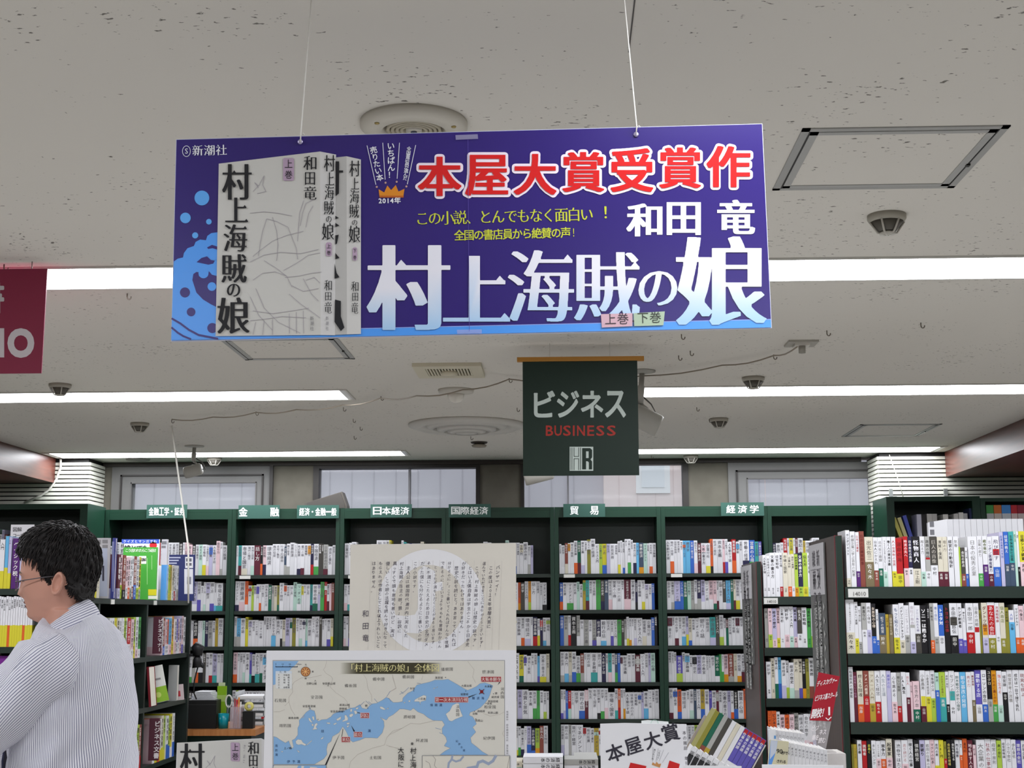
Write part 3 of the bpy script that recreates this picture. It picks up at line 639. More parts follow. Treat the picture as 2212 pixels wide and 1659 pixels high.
for i, (x0, x1, y0, y1, tx) in enumerate(((316, 404, 1090, 1119.5, '金融工学・証券'), (514.5, 604, 1091, 1120.5, '金　融'), (641, 732, 1091, 1120, '経済・金融一般'), (800, 889.5, 1089, 1118, '日本経済'), (969, 1060, 1088.5, 1117.5, '国際経済'), (1217, 1307, 1088, 1117, '貿　易'), (1558, 1650, 1085, 1114.5, '経済学'))):
    o, fn = plane(9.488, (x0+x1)/2, y1); t = thing('header_sign', 'green header sign on the wall bookcases, %s from the left, reading %s' % (ORD(i+1), tx.replace('　', '')), 'sign', o)
    (a, z0), (c, z1) = fn(x0, y1), fn(x1, y0); MB().box(a, c, .001, .011, z0, z1, (56, 92, 82)).build('panel', PRINT, t)
    f = Flat(fn, base=-.0006); n = len(tx)
    if n == 3 and '　' in tx:
        q = .12 if i == 1 else .26
        for ch, u in ((tx[0], q), (tx[2], 1-q)): xc = x0+(x1-x0)*u; f.cbox(ch, xc-9.5, y0+5, xc+9.5, y1-5, 1, (244, 248, 246), 'b22')
    else:
        m = 5 if n > 3 else 8; pit = (x1-x0-2*m)/n; sz = min(19.5, pit*.95)
        for k, ch in enumerate(tx):
            xc = x0+m+pit*(k+.5)
            if ch == '・': f.disc(xc, (y0+y1)/2, 1.8, 1, (244, 248, 246))
            elif ch == '一': f.rect(xc-sz/2, (y0+y1)/2-1.5, xc+sz/2, (y0+y1)/2+1.5, 1, (244, 248, 246))
            else: f.cbox(ch, xc-sz/2, y0+6, xc+sz/2, y1-6, 1, (244, 248, 246), 'b20')
    f.build('lettering', PRINT, t)
# alcove bookcases either side
q = at(190, 1088, 9.15); ZL = q.z
bookcase('bookcase', 'dark green bookcase at the left slatted wall, behind the standing man', (q.x-1.3, 9.15, 0), 1.3, .37, ZL, [1.9, 1.66, 1.42, 1.18, .94, .7, .4, .1], .035, st=.05)
ZLB = 1.9; XLB = q.x
q = at(1914, 1073, 9.1); ZR = q.z; XRB = q.x
bookcase('bookcase', 'dark green bookcase at the right slatted wall, left one of two', (q.x, 9.1, 0), at(2117, 1073, 9.1).x-q.x-.002, .4, ZR, [1.95, 1.7, 1.46, 1.22, .98, .74, .4, .1], .03, st=.05)
bookcase('bookcase', 'dark green bookcase at the right slatted wall, cut by the right edge', (at(2117, 1073, 9.1).x, 9.1, 0), .9, .4, ZR-.012, [1.95, 1.7, 1.46, 1.22, .98, .74, .4, .1], .022, st=.03)
# ================================================================== books
PAL = {'W': ('white', (238, 238, 242)), 'C': ('cream', (226, 219, 200)), 'G': ('light grey', (178, 178, 174)), 'D': ('charcoal', (74, 71, 66)), 'K': ('black', (27, 26, 29)), 'N': ('navy', (40, 38, 74)),
       'U': ('brown', (142, 74, 62)), 'M': ('maroon', (98, 34, 52)), 'R': ('red', (188, 30, 36)), 'O': ('orange', (228, 100, 42)), 'A': ('amber', (226, 154, 28)), 'Y': ('yellow', (224, 214, 56)), 'J': ('mustard', (190, 164, 56)),
       'V': ('olive', (148, 144, 56)), 'L': ('lime', (178, 208, 74)), 'E': ('green', (76, 168, 80)), 'F': ('deep green', (24, 104, 80)), 'T': ('teal', (64, 170, 168)), 'Q': ('mint', (192, 226, 212)), 'S': ('sky blue', (104, 186, 232)),
       'B': ('blue', (56, 106, 200)), 'Z': ('slate blue', (68, 84, 106)), 'P': ('purple', (98, 88, 184)), 'X': ('violet', (88, 38, 116)), 'I': ('lilac', (200, 196, 228)), 'H': ('pink', (240, 208, 214)), 'Kh': ('khaki', (128, 114, 84))}
PAL = {k: (n, tuple(round(v*.93) for v in c)) for k, (n, c) in PAL.items()}
def lum(c): return .3*c[0]+.6*c[1]+.1*c[2]
def spine_text(f, t, w, za, zb, col, style='r', big=1.0, res=1):
    n = len(t)
    if not n or zb-za < .012: return
    s = min(w*.74*big, (zb-za)/n*.97); adv = min(s*1.08, (zb-za)/n)
    z = zb
    for c in t:
        f.ch(c, (-s/2, z-s), (s, 0), (0, s), 1, col, style, res); z -= adv
STOCK = MB()
def book(w, h, d, col, title='', tcol=None, band=None, bfrac=.28, btext='', label='', group=None, loc=(0, 0, 0), rot=(0, 0, 0), style='r', name='book', stripe=None, stock=False):
    c = PAL[col][1] if isinstance(col, str) else col; t = .0014
    b = Flat(lambda x, z: (x, z), base=0)
    b.box(-w/2, w/2, 0, t, 0, h, c); b.box(-w/2, -w/2+t, t, d, 0, h, c); b.box(w/2-t, w/2, t, d, 0, h, c)
    b.box(-w/2+t, w/2-t, t, d-.003, .003, h-.0035, (232, 226, 212))
    zb = h*bfrac if band else .03
    if tcol is None: tcol = (40, 38, 42) if lum(c) > 120 else (236, 234, 230)
    if stripe: b.face([b.pt(p, .5) for p in ((-w/2+.001, stripe[1]*h), (w/2-.001, stripe[1]*h), (w/2-.001, stripe[2]*h), (-w/2+.001, stripe[2]*h))], PAL[stripe[0]][1])
    spine_text(b, title, w, zb+.006, h-.012, tcol, style, 1.0)
    if not band and title and len(title) < 9: spine_text(b, btext, w*.6, .012, .045, tcol)
    if stock:
        MX = Matrix.Translation(loc) @ Matrix.Rotation(rot[2], 4, 'Z') @ Matrix.Rotation(rot[1], 4, 'Y'); parts = [b]
        if band: e = .0005; parts.append(MB().box(-w/2-e, w/2+e, -e, 0, .0005, zb, PAL[band][1]))
        for q in parts:
            n = len(STOCK.v); STOCK.v.extend(MX @ v for v in q.v); STOCK.f.extend(tuple(n+k for k in f) for f in q.f); STOCK.c.extend(q.c); STOCK.sm.extend(q.sm)
        return None
    o = b.build(name, PAPER); o.location = loc; o.rotation_euler = rot
    if band:
        bc = PAL[band][1]; e = .0005; f = Flat(lambda x, z: (x, z), base=e)
        f.box(-w/2-e, w/2+e, -e, 0, .0005, zb, bc); f.box(-w/2-e, -w/2, 0, d*.8, .0005, zb, bc); f.box(w/2, w/2+e, 0, d*.8, .0005, zb, bc)
        spine_text(f, btext, w*.8, .008, zb-.006, (40, 38, 40) if lum(bc) > 130 else (240, 238, 232))
        f.build('paper_band', PAPER, o)
    return tag(o, label, 'book', group)
rnd = random.Random(7)
TIT = ['日本経済の行方', '金融入門', '経済学', '国際金融論', '現代の経営', '会社の数字', '世界経済', '株式投資', '経営戦略', '貿易実務', '中国経済', '仕事の基本', '会計の教室', '統計学', '財政学講義', '市場と国家', '資本主義', '労働の経済', 'ビジネス入門', '銀行の話', '企業分析', '簿記の本', '通貨と景気', '経済の歴史', '環境経済', '話し方', '段取り力', '営業の心得', 'マネジメント', 'リーダーの道', '考える技術', '文書の書き方', '伝え方', '人を動かす話']
AUT = ['山田', '田中', '鈴木', '高橋', '小林', '中村', '佐々木', '加藤']
def blabel(col, band, n, where, extra=''):
    return '%s book%s%s, %s from left, %s' % (PAL[col][0], ' with %s band' % PAL[band][0] if band else '', extra, ORD(n), where)
def traced_row(rows, sx, ox, oy, Y, zbase, where, group, depth=.14, hmax=9):
    prev = .9932; n = 0
    for r in rows:
        x0, x1, yt, col, title = r[:5]; band = r[5] if len(r) > 5 else None; byt = r[6] if len(r) > 6 else None; st = r[7] if len(r) > 7 else 'r'; tc = r[8] if len(r) > 8 else None; stripe = r[9] if len(r) > 9 else None
        pa, pb = at(ox+sx*x0, oy+sx*yt, Y), at(ox+sx*x1, oy+sx*yt, Y); h = min(pa.z-zbase, hmax)
        xa, xb = max(pa.x, prev+.0004), pb.x
        if xb-xa < .006: xb = xa+.006
        prev = xb; n += 1
        zb = at(ox+sx*x0, oy+sx*byt, Y).z-zbase if byt else 0
        bt = rnd.choice(AUT) if band else ''
        if band and len(r) > 10: bt = r[10]
        ex = ''
        if title in UNIQ: ex = ' titled '+title
        book(xb-xa-.0004, h, depth, col, title, tc, band, zb/h, bt, blabel(col, band, n, where, ex), group, ((xa+xb)/2, Y+.006+rnd.random()*.004, zbase+.0005), (0, 0, rnd.uniform(-.01, .01)), st, stripe=stripe)
UNIQ = {'怪物商人', '時流の先へ', '人生と経営', '起業家', '競争力'}
K_, W_ = (28, 26, 28), (240, 238, 234); GY = (120, 118, 116); RD = (176, 40, 44)
I1 = [1.633, 1.402, 1.1685, .937, .70, .46, .22]
row1 = [(143, 190, 82, 'W', 'ホンダジェット', 'C', 640, 'b12', K_), (192, 250, 97, 'W', '老舗企業に学ぶ百年の知恵', None, None, 'r', GY), (256, 298, 105, 'W', '日本の企業家', 'X', 560, 'r', RD), (300, 357, 95, 'U', '日本の企業家群像', None, None, 'r', (100, 30, 30)),
 (363, 461, 160, 'C', '出光佐三', 'Kh', 452, 'm10', (70, 64, 56)), (463, 514, 165, 'W', '日本人にかえれ', 'U', 550, 'r', K_), (516, 569, 165, 'W', '出光佐三語録', 'F', 527, 'r', GY), (571, 618, 160, 'W', 'マルクスが日本に生まれていたら', 'Q', 565), (620, 668, 160, 'W', '働く人の資本主義', None, None, 'b10', K_),
 (673, 722, 160, 'W', '人の世界物の世界', 'Y', 560, 'r', RD), (724, 800, 180, 'R', '運命の海', 'Y', 588, 'm10', (86, 12, 14)), (810, 862, 155, 'R', '時流の先へ', 'H', 525, 'b14', (244, 214, 214)), (865, 912, 160, 'N', '日本商社の再建', 'W', 520, 'b8'), (915, 1001, 155, 'K', '怪物商人', 'C', 530, 'm30', (236, 234, 244), None, '江上剛'),
 (1006, 1060, 155, 'W', '越える力', 'Q', 565, 'r', GY), (1062, 1119, 155, 'G', '政商の時代', 'W', 560, 'r', K_, ('R', .54, .58)), (1122, 1200, 155, 'D', '巨人の肖像', 'W', 490, 'm6', (196, 190, 180)), (1205, 1263, 160, 'C', '清貧と復興', 'M', 565), (1266, 1323, 160, 'C', '母の力', 'M', 565, 'r', (110, 100, 96)), (1326, 1386, 155, 'W', '経営の行動指針', None, None, 'b12', K_),
 (1391, 1450, 155, 'W', '気骨', None, None, 'r', GY), (1453, 1474, 275, 'L', ''), (1476, 1528, 285, 'D', '会社の原点', 'U', 590, 'b10'), (1530, 1560, 280, 'W', '商いの道', 'B', 590), (1563, 1669, 155, 'W', '日本の優秀企業', None, None, 'm4', GY), (1671, 1724, 150, 'W', '企業の底力', 'E', 585, 'r', GY), (1727, 1782, 150, 'W', '総合商社', 'X', 482, 'b16', (90, 100, 50)),
 (1786, 1843, 160, 'W', 'ニッポン医療産業力', 'M', 590, 'b8', (50, 40, 90)), (1846, 1926, 150, 'W', '飛び成す', 'B', 510, 'r', (70, 60, 90), ('R', .62, .74)), (1930, 1973, 105, 'I', '医薬品業界大予測', None, None, 'r', (60, 100, 180)), (1976, 2030, 100, 'B', '経営の教え', 'Z', 475), (2032, 2090, 100, 'T', '生命保険会社図鑑', 'Z', 462), (2092, 2122, 90, 'Q', '業界地図', None, None, 'r', (80, 130, 60)),
 (2124, 2150, 98, 'W', '通販', 'K', 510), (2152, 2232, 95, 'Y', '日経シェア調査', 'H', 452, 'b16', K_), (2236, 2290, 110, 'W', '業界の地図帳', 'B', 560), (2294, 2340, 120, 'C', '企業の素顔')]
traced_row(row1, .18625, 1800, 1130, 5.0, I1[0], "right island's top shelf", 'books on the top shelf of the right island bookcase')
row2 = [(142, 240, 865, 'W', '松下幸之助成功の金言365', 'C', 1270, 'm6', (90, 86, 84)), (243, 285, 915, 'W', '道をひらく言葉', 'Y', 1340), (287, 325, 965, 'W', '松下幸之助', 'G', 1380, 'b8', GY), (327, 380, 925, 'G', '素直な心', 'W', 1240), (383, 436, 925, 'W', '商売心得帖', 'I', 1240, 'r', GY), (438, 490, 935, 'K', '女房役の心得', 'B', 1315, 'b10', (230, 214, 196)), (493, 525, 1000, 'W', '一日一話', 'B', 1360),
 (529, 607, 1045, 'Z', '松下の経営', 'Kh', 1300, 'r'), (609, 645, 1060, 'J', '社長の道', None, None, 'r', (110, 60, 20)), (647, 690, 1060, 'Kh', '日日のことば', None, None, 'b8', (226, 216, 190)), (693, 759, 945, 'W', 'もっと知りたい', 'Y', 1330, 'b8', (70, 90, 130)), (761, 820, 930, 'W', 'パナソニックショック', 'C', 1360, 'b14', K_), (823, 880, 955, 'W', 'ソニーとアップル', 'G', 1300, 'r', (150, 140, 150)),
 (882, 940, 920, 'W', '会社の寿命', 'I', 1380, 'r', (190, 180, 190), ('G', .5, .56)), (943, 1008, 955, 'W', 'ソニー失われた時', 'D', 1285, 'r', (110, 100, 150)), (1011, 1083, 955, 'K', 'ソニーは甦るか', None, None, 'b20', (240, 238, 240)), (1085, 1114, 955, 'K', '電機の行方', None, None, 'r', (230, 228, 230)), (1117, 1160, 930, 'G', '家電の敗北', 'O', 1360, 'r', K_), (1162, 1214, 930, 'W', '車と会社', 'G', 1320, 'r', (120, 140, 190)),
 (1216, 1279, 950, 'B', 'トヨタ対', 'W', 1310, 'b24', (240, 244, 250)), (1282, 1345, 935, 'K', 'トヨタの正体', None, None, 'b10', (160, 40, 50)), (1348, 1434, 930, 'W', '本田宗一郎伝', 'K', 1305, 'r', K_, ('D', .56, .72)), (1437, 1490, 930, 'W', 'ホンダ創業者', 'P', 1345, 'b14', K_), (1493, 1534, 990, 'W', '夢を力に', 'P', 1360), (1537, 1624, 930, 'W', '本田宗一郎', 'R', 1270, 'm6', (80, 76, 76)), (1627, 1686, 930, 'W', '日産の挑戦', None, None, 'r', GY, ('R', .42, .52)),
 (1689, 1719, 1010, 'V', '経営史'), (1721, 1784, 925, 'C', 'ダントツ経営', 'I', 1330, 'b12', (110, 50, 40), ('A', .36, .56)), (1787, 1873, 920, 'W', 'あなたの会社', 'V', 1335, 'r', (240, 220, 220), ('R', .36, .94)), (1876, 1925, 925, 'W', '流通戦略論', 'W', 1300, 'r', RD), (1928, 1990, 925, 'C', '個人商店', 'V', 1340, 'r', (120, 130, 70)), (1993, 2036, 980, 'V', '会社物語'), (2039, 2100, 1010, 'W', '人財', 'S', 1150, 'r', (120, 130, 190)), (2104, 2150, 945, 'W', 'マクドナルド', 'O', 1330, 'b12', (60, 50, 50)), (2153, 2210, 960, 'H', '外食王', 'O', 1330), (2214, 2280, 940, 'W', '食の会社', 'B', 1300), (2284, 2340, 950, 'G', '店長の心')]
traced_row(row2, .18625, 1800, 1130, 5.0, I1[1], "right island's second shelf", 'books on the second shelf of the right island bookcase', hmax=I1[0]-.0435-I1[1])
row3 = [(175, 228, 275, 'W', '稲盛和夫の経営塾', None, None, 'r', K_), (231, 273, 335, 'M', '経営者という仕事', None, None, 'r', (190, 140, 170)), (276, 343, 320, 'C', '燃える闘魂', 'O', 710, 'm10', (60, 50, 44)), (346, 411, 320, 'U', 'アメーバ経営', 'R', 615, 'b12', (244, 226, 210)), (414, 478, 320, 'C', 'アメーバ入門', 'J', 700, 'r', (150, 130, 100)), (481, 544, 320, 'W', '人生と経営', 'R', 680, 'm10', K_), (547, 613, 315, 'W', '人生の王道', None, None, 'r', (150, 160, 170)), (616, 668, 320, 'I', '実学の心', None, None, 'r', (110, 110, 200)),
 (671, 733, 340, 'W', '心を高める', 'H', 680, 'r', (90, 88, 92)), (736, 783, 340, 'G', '新しい哲学', 'R', 730), (786, 840, 335, 'W', 'JAL再生', None, None, 'b20', K_), (843, 889, 340, 'W', '挑む人', 'M', 630, 'r', (200, 120, 130)), (892, 922, 450, 'H', '日々の糧'), (924, 1000, 440, 'H', '生き方の本', 'F', 768, 'r', GY), (1004, 1064, 315, 'W', '小倉昌男', 'M', 730, 'r', GY, ('Y', .3, .5)), (1067, 1123, 320, 'W', '小倉昌男経営学', 'Y', 620, 'r', GY), (1126, 1178, 315, 'W', '宅急便の父', 'L', 640),
 (1181, 1225, 340, 'Q', '物流', 'B', 545), (1228, 1299, 335, 'L', 'クロネコの恩返し', 'T', 630, 'r', (120, 60, 50)), (1302, 1340, 330, 'W', '奇跡の会社', 'K', 710), (1343, 1408, 320, 'W', 'セブンの心', 'W', 720, 'r', GY, ('T', .42, .6)), (1411, 1466, 335, 'W', '鈴木敏文の統計心理学', None, None, 'r', (50, 90, 80)), (1470, 1538, 335, 'S', '朝令暮改の発想', None, None, 'r', (236, 244, 250)), (1541, 1598, 335, 'W', '売る力', None, None, 'r', (190, 130, 130)), (1601, 1640, 330, 'W', '無印良品', 'Kh', 660, 'b12', (130, 30, 50)), (1643, 1713, 312, 'P', '躍動する店', 'W', 710, 'b10', (232, 232, 250)),
 (1716, 1777, 310, 'W', 'ローソンの告白', 'B', 710, 'b8', K_), (1780, 1833, 280, 'K', 'ユニクロ', 'G', 650, 'b14', (220, 210, 190)), (1836, 1893, 315, 'A', '何のために働くのか', 'E', 710, 'b8', (130, 50, 20)), (1896, 1954, 320, 'W', '強く生きる', 'Q', 720, 'r', (220, 120, 110)), (1957, 2014, 330, 'W', '経営論', 'K', 570), (2017, 2078, 310, 'W', '経営思考の流儀', None, None, 'r', (140, 136, 130)), (2081, 2154, 310, 'W', '成功は一日で捨て去れ', None, None, 'b8', K_), (2157, 2226, 310, 'W', '現実を視よ', None, None, 'r', (150, 90, 90)), (2230, 2290, 320, 'I', '一勝九敗', 'B', 700), (2294, 2340, 320, 'W', '柳の道')]
traced_row(row3, .18625, 1800, 1390, 5.0, I1[2], "right island's third shelf", 'books on the third shelf of the right island bookcase', hmax=I1[1]-.0435-I1[2])
row4 = [(203, 236, 1175, 'V', 'ファンド'), (238, 277, 1175, 'J', 'ソフト王', None, None, 'r', (90, 80, 20)), (281, 331, 1125, 'W', '孫正義', None, None, 'b14', K_), (335, 390, 1135, 'R', '挑戦者', None, None, 'b12'), (393, 440, 1130, 'K', '志高く', None, None, 'b14', (210, 210, 80)), (443, 494, 1130, 'W', 'キレるバンク', None, None, 'r', K_), (496, 549, 1135, 'W', 'ヤフーの流儀', 'H', 1340, 'r', GY), (552, 610, 1130, 'W', '競争力', 'O', 1345, 'b14', K_), (613, 681, 1110, 'C', '起業家', 'H', 1330, 'b12', K_),
 (722, 790, 1125, 'W', '渋谷ではたらく'), (793, 865, 1125, 'W', '走り続ける', 'H', 1400, 'r', (200, 150, 150)), (868, 927, 1115, 'W', '稼ぐ人の仕事', None, None, 'b8', K_), (935, 1000, 1125, 'K', '情熱経営'), (1002, 1063, 1125, 'I', '掟破り', None, None, 'b20', K_), (1066, 1120, 1125, 'W', '岩田の仕事の流儀', None, None, 'r', GY), (1123, 1174, 1120, 'H', 'マクドの社長'), (1177, 1224, 1125, 'W', '百円の男', 'Y', 1420, 'b8', K_), (1227, 1280, 1125, 'Y', '101円', None, None, 'b16', (70, 60, 20)), (1283, 1314, 1140, 'V', '小売', 'R', 1340), (1317, 1364, 1120, 'K', '会社再生の現場', None, None, 'b10', (216, 200, 110)), (1367, 1410, 1120, 'K', '会社を育てる', None, None, 'b10'),
 (1413, 1464, 1125, 'W', '売る極意', None, None, 'b8', (60, 60, 80)), (1467, 1499, 1125, 'W', '商人', 'O', 1300), (1502, 1554, 1110, 'O', '直売所', None, None, 'r', (60, 30, 20)), (1557, 1618, 1125, 'M', '地を耕す人々', None, None, 'b8', (240, 220, 220)), (1621, 1658, 1180, 'H', '町工場'), (1662, 1758, 1120, 'W', '大企業の条件', None, None, 'r', GY), (1761, 1829, 1115, 'W', '社長の仕事術', None, None, 'r', (160, 80, 90)), (1832, 1894, 1120, 'W', '経営の原則', None, None, 'r', GY), (1897, 1949, 1130, 'L', '農の会社'), (1952, 1999, 1110, 'W', '経営戦略論'), (2002, 2060, 1110, 'W', '小さな会社', None, None, 'r', GY), (2063, 2118, 1120, 'W', '歩む会社', None, None, 'b8', GY), (2121, 2180, 1125, 'P', '理想の会社', None, None, 'b10'), (2183, 2240, 1130, 'W', '百年企業'), (2244, 2300, 1120, 'B', '誇れる会社'), (2304, 2350, 1125, 'W', '商いの心')]
traced_row(row4, .18625, 1800, 1390, 5.0, I1[3], "right island's lowest shelf", 'books on the lowest visible shelf of the right island bookcase', hmax=I1[2]-.0435-I1[3])
# island bookcases with wooden end panels
WOODP = noise_mat('dark_wood_veneer', (84, 70, 64), (66, 54, 50), 7, (6, 6, .8), .35, .3, .7, 5, .4)
def island(label, x0, x1, y0, y1, shelves, ztop, tagx):
    t = thing('island_bookcase', label, 'bookcase', (x0, y0, 0), group='island bookcases with wooden end panels'); w, d = x1-x0, y1-y0
    e = MB().box(0, .024, .03, d-.03, 0, ztop, (84, 70, 64)).build('end_panel', WOODP, t)
    MB().box(-.001, .025, .0225, .03, 0, ztop, (132, 34, 46)).build('edge_strip', PAINT, e); MB().box(-.001, .025, d-.03, d, 0, ztop, (62, 46, 42)).build('edge_strip', PAINT, e)
    MB().box(0, .02, 0, .022, 0, ztop-.002, GDK).build('front_stile', LAM, t)
    MB().box(.0255, w-.021, d/2-.006, d/2+.006, 0, ztop-.04, GDK).build('back_panel', LAM, t); MB().box(w-.02, w, 0, d, 0, ztop, GDK).build('side_panel', LAM, t)
    for z in shelves:
        s = MB().box(.0255, w-.02, .004, d/2-.006, z-.04, z, SHD).build('shelf', LAM, t)
        if z == shelves[0]:
            f = Flat(lambda x, zz: (x, zz), base=-.0005); f.box(tagx, tagx+.07, .0005, .0035, z-.036, z-.006, (206, 206, 202))
            f2 = f.build('shelf_label', PRINT, s)
            g = Flat(lambda x, zz: (x, zz), base=0); xx = tagx+.014
            for c in '14010': g.ch(c, (xx, z-.033), (.02, 0), (0, .02), 1, (90, 88, 86)); xx += .0095
            g.build('label_number', PRINT, f2)
    MB().box(.0255, w-.02, d/2+.006, d-.004, shelves[0]-.04, shelves[0], SHD).build('shelf', LAM, t)
    MB().box(.0255, w-.02, .03, d-.03, 0, .06, GDK).build('plinth', LAM, t)
    return t
island('dark green island bookcase at the right edge with a dark wooden end panel', .967, 1.72, 4.994, 5.54, I1, 1.815, .035)
I2 = [1.622, 1.368, 1.118, .868, .62, .37, .12]
island('second dark green island bookcase, standing behind the right one', .985, 1.72, 7.174, 7.78, I2, 1.80, .03)
def directory(X, Ya, Yb, z0, zm, z1, label):
    """directory board on the end panel of an island, facing left"""
    t = thing('directory_board', label, 'sign', (X, Ya, 0)); w = Yb-Ya
    MB().box(-.006, -.0005, 0, w, z0, z1, (104, 104, 102)).build('panel', PRINT, t); MB().box(-.008, -.0061, 0, w, zm, z1, (196, 194, 198)).build('paper_sheet', PRINT, t)
    b = MB(); k = [0]
    class D(Flat):
        def pt(s, p, L): return Vector((-.0085-.0003*L, w-p[0], p[1]))
    f = D(None)
    def tx(s, u, zt, size, col, st='b10', adv=None):
        z = zt
        for c in s: f.ch(c, (u, z-size), (size, 0), (0, size), 1, col, st, 1); z -= adv or size*1.05
    s = w*.2
    for i, (a, bb) in enumerate((('経済', '経営'), ('会計', '経理'), ('市場', '営業'), ('人事', '労務'), ('起業', '独立'), ('流通', '物流'), ('企業', '産業'), ('金融', '保険'))):
        zt = zm-.02-i*(zm-z0)/8.3
        tx(a, w*.28, zt, s, (196, 196, 194)); tx(bb, w*.56, zt, s, (206, 206, 204))
        f.poly([(w*.9, zt-.01), (w*.97, zt-.025), (w*.9, zt-.04)], 1, (206, 206, 204))
    for i, (a, bb) in enumerate((('雑誌', '新刊'), ('新書', '文庫'))):
        zt = z1-.02-i*(z1-zm)/2.2; tx(a, w*.25, zt, s*1.1, (96, 92, 98)); tx(bb, w*.55, zt, s*1.1, (96, 92, 98))
    f.line([(w*.1, (z1+zm)/2), (w*.9, (z1+zm)/2)], .002, 1, (120, 116, 120))
    f.build('lettering', PRINT, t); return t
directory(.965, 5.2, 5.5, 1.2, 1.61, 1.80, 'grey directory board on the end panel of the right island bookcase')
directory(.985, 7.35, 7.76, 1.28, 1.615, 1.79, 'grey directory board on the end panel of the second island bookcase')
# clear backing cards and back-to-back set on top of the right island
ZS5 = at(2100, 1121, 5.3).z
for i in range(13):
    a, c = at(2046+i*12.6, 1121, 5.3).x, at(2058.4+i*12.6, 1121, 5.3).x
    book(c-a-.0006, ZS5-1.7005, .15, 'W', '', None, None, 0, '', '', None, ((a+c)/2, 5.3, 1.7), (0, 0, 0), stock=True)
a, c = at(2003, 1125, 5.31).x, at(2044.5, 1121, 5.31).x
tg = thing('book', 'white book facing out beside the matching white set, behind the right island', 'book', ((a+c)/2, 5.3, 1.7)); MB().face([Vector((x, y, z)) for x, y, z in ((-(c-a)/2, 0, 0), ((c-a)/2, 0, 0), ((c-a)/2, 0, ZS5-1.7), (-(c-a)/2, 0, ZS5-1.712))], (232, 232, 236)).box(-(c-a)/2, (c-a)/2, .0004, .02, 0, ZS5-1.713, (232, 232, 236)).build('cover', PRINT, tg)
MB().box(-(c-a)*.42, -(c-a)*.2, -.0006, -.0002, .13, .15, (120, 120, 126)).box(-(c-a)*.42, -(c-a)*.2, -.0006, -.0002, .16, .18, (120, 120, 126)).build('bar_code', PRINT, tg)
tag(MB().box(1.2, 1.68, 5.29, 5.5, 1.6335, 1.6995, GDK).build('book_riser', LAM), 'low dark riser under the matching white books on the right island', 'riser')
# second island's books
def coded_row(codes, x, xend, Y, z, where, group, hmin=.18, hmax=.205, wmin=.016, wmax=.026, face='y', depth=.14, first=1, rr=None, stock=False):
    """codes: colour letter, optional lower-case band letter; runs along +x (face 'y') or along +y (face 'x')"""
    R = rr or rnd; n = first-1; h = R.uniform(hmin, hmax)
    for cd in codes.split():
        col = cd[0]; band = cd[1].upper() if len(cd) > 1 else None
        w = R.uniform(wmin, wmax)
        if x+w > xend: break
        if R.random() < .6: h = R.uniform(hmin, hmax)
        n += 1; L = blabel(col, band, n, where)
        loc = (x+w/2, Y+R.uniform(.004, .012), z+.0005) if face == 'y' else (Y-R.uniform(.004, .012), x+w/2, z+.0005)
        book(w-.0008, h, depth, col, R.choice(TIT), None, band, R.uniform(.2, .36), R.choice(AUT), L, group, loc, (0, 0, (0 if face == 'y' else pi/2)+R.uniform(-.012, .012)), R.choice(('r', 'b10', 'b14')), stock=stock)
        x += w
    return x
g2 = 'books on the second island bookcase'
coded_row('W W W W Wr C Co Cw La Nl Ly Wq Wm Yr Ir Hw Nw I Ly W Wp', 1.017, 1.52, 7.18, I2[0], "second island's top shelf", g2, .205, .225)
coded_row('G Hl Ih Hy W Wh Wq Ih Dw W E Wl Wr Vh Yk Ys Sy Wi Hi Wh Wl', 1.017, 1.52, 7.18, I2[1], "second island's second shelf", g2, .19, .205)
coded_row('W C Wf Sb Wi Wl Wq Cg Cp Ka V Wu Ef Wp Rw P W', 1.017, 1.52, 7.18, I2[2], "second island's third shelf", g2, .175, .205, stock=True)
coded_row('Ob Ow Ws Hg Or Hi Gk W Wh Wr Wi W G W', 1.017, 1.52, 7.18, I2[3], "second island's fourth shelf", g2, .17, .2, stock=True)
# ================================================================== left island, its shelves face right
XF = -2.1
yy = lambda px: ax(px, 1350, XF).y
IL = [ax(412, 1298, XF).z, ax(410, 1409.5, XF).z, ax(405, 1508.5, XF).z, ax(398, 1626, XF).z, .62, .36, .12]
LI = bookcase('island_bookcase', 'low black-green bookcase end-on at the left, shelves facing right, behind the man', (XF, 6.0, 0), yy(413)-6.0, .34, IL[0]+.0005, IL, 0, pi/2, side=(34, 44, 40), top=False, tags=((yy(240)-6.0, .05, IL[0]), (yy(333)-6.0, .05, IL[0])))
for px in (218, 322): MB().box(yy(px)-6.0-.012, yy(px)-6.0+.012, .01, .32, .05, IL[0]-.026, SHD).build('partition', LAM, LI)
gl = 'books on the left bookcase whose shelves face right'
rl = random.Random(11)
coded_row('Wl Wp Gh Wb Wr Yl Cw Wl Wy Lw Wb Rw Hw Ly Wh Ew', yy(222), yy(316), XF, IL[1], "left bookcase's second shelf, near bay", gl, .185, .2, .03, .045, 'x', .14, 1, rl)
coded_row('Wh Ub Hw Ow Sh Wo Ay Wh Pw Hw Ih Hp Wg', yy(352), yy(409), XF, IL[1], "left bookcase's second shelf, far bay", gl, .185, .205, .03, .042, 'x', .14, 1, rl)
coded_row('Wg Qw Tg Wr', yy(262), yy(300), XF, IL[2], "left bookcase's third shelf", gl, .2, .22, .05, .07, 'x', .16, 1, rl)
coded_row('Ly Lw Qw Wy Gb Mw Ly Ur', yy(274), yy(318), XF, IL[3], "left bookcase's fourth shelf, near bay", gl, .2, .22, .03, .045, 'x', .16, 1, rl, True)
coded_row('Hw Oy Uo Wy Cy Ly Wb Lb Yw Wb', yy(343), yy(398), XF, IL[3], "left bookcase's fourth shelf, far bay", gl, .21, .23, .034, .046, 'x', .16, 1, rl, True)
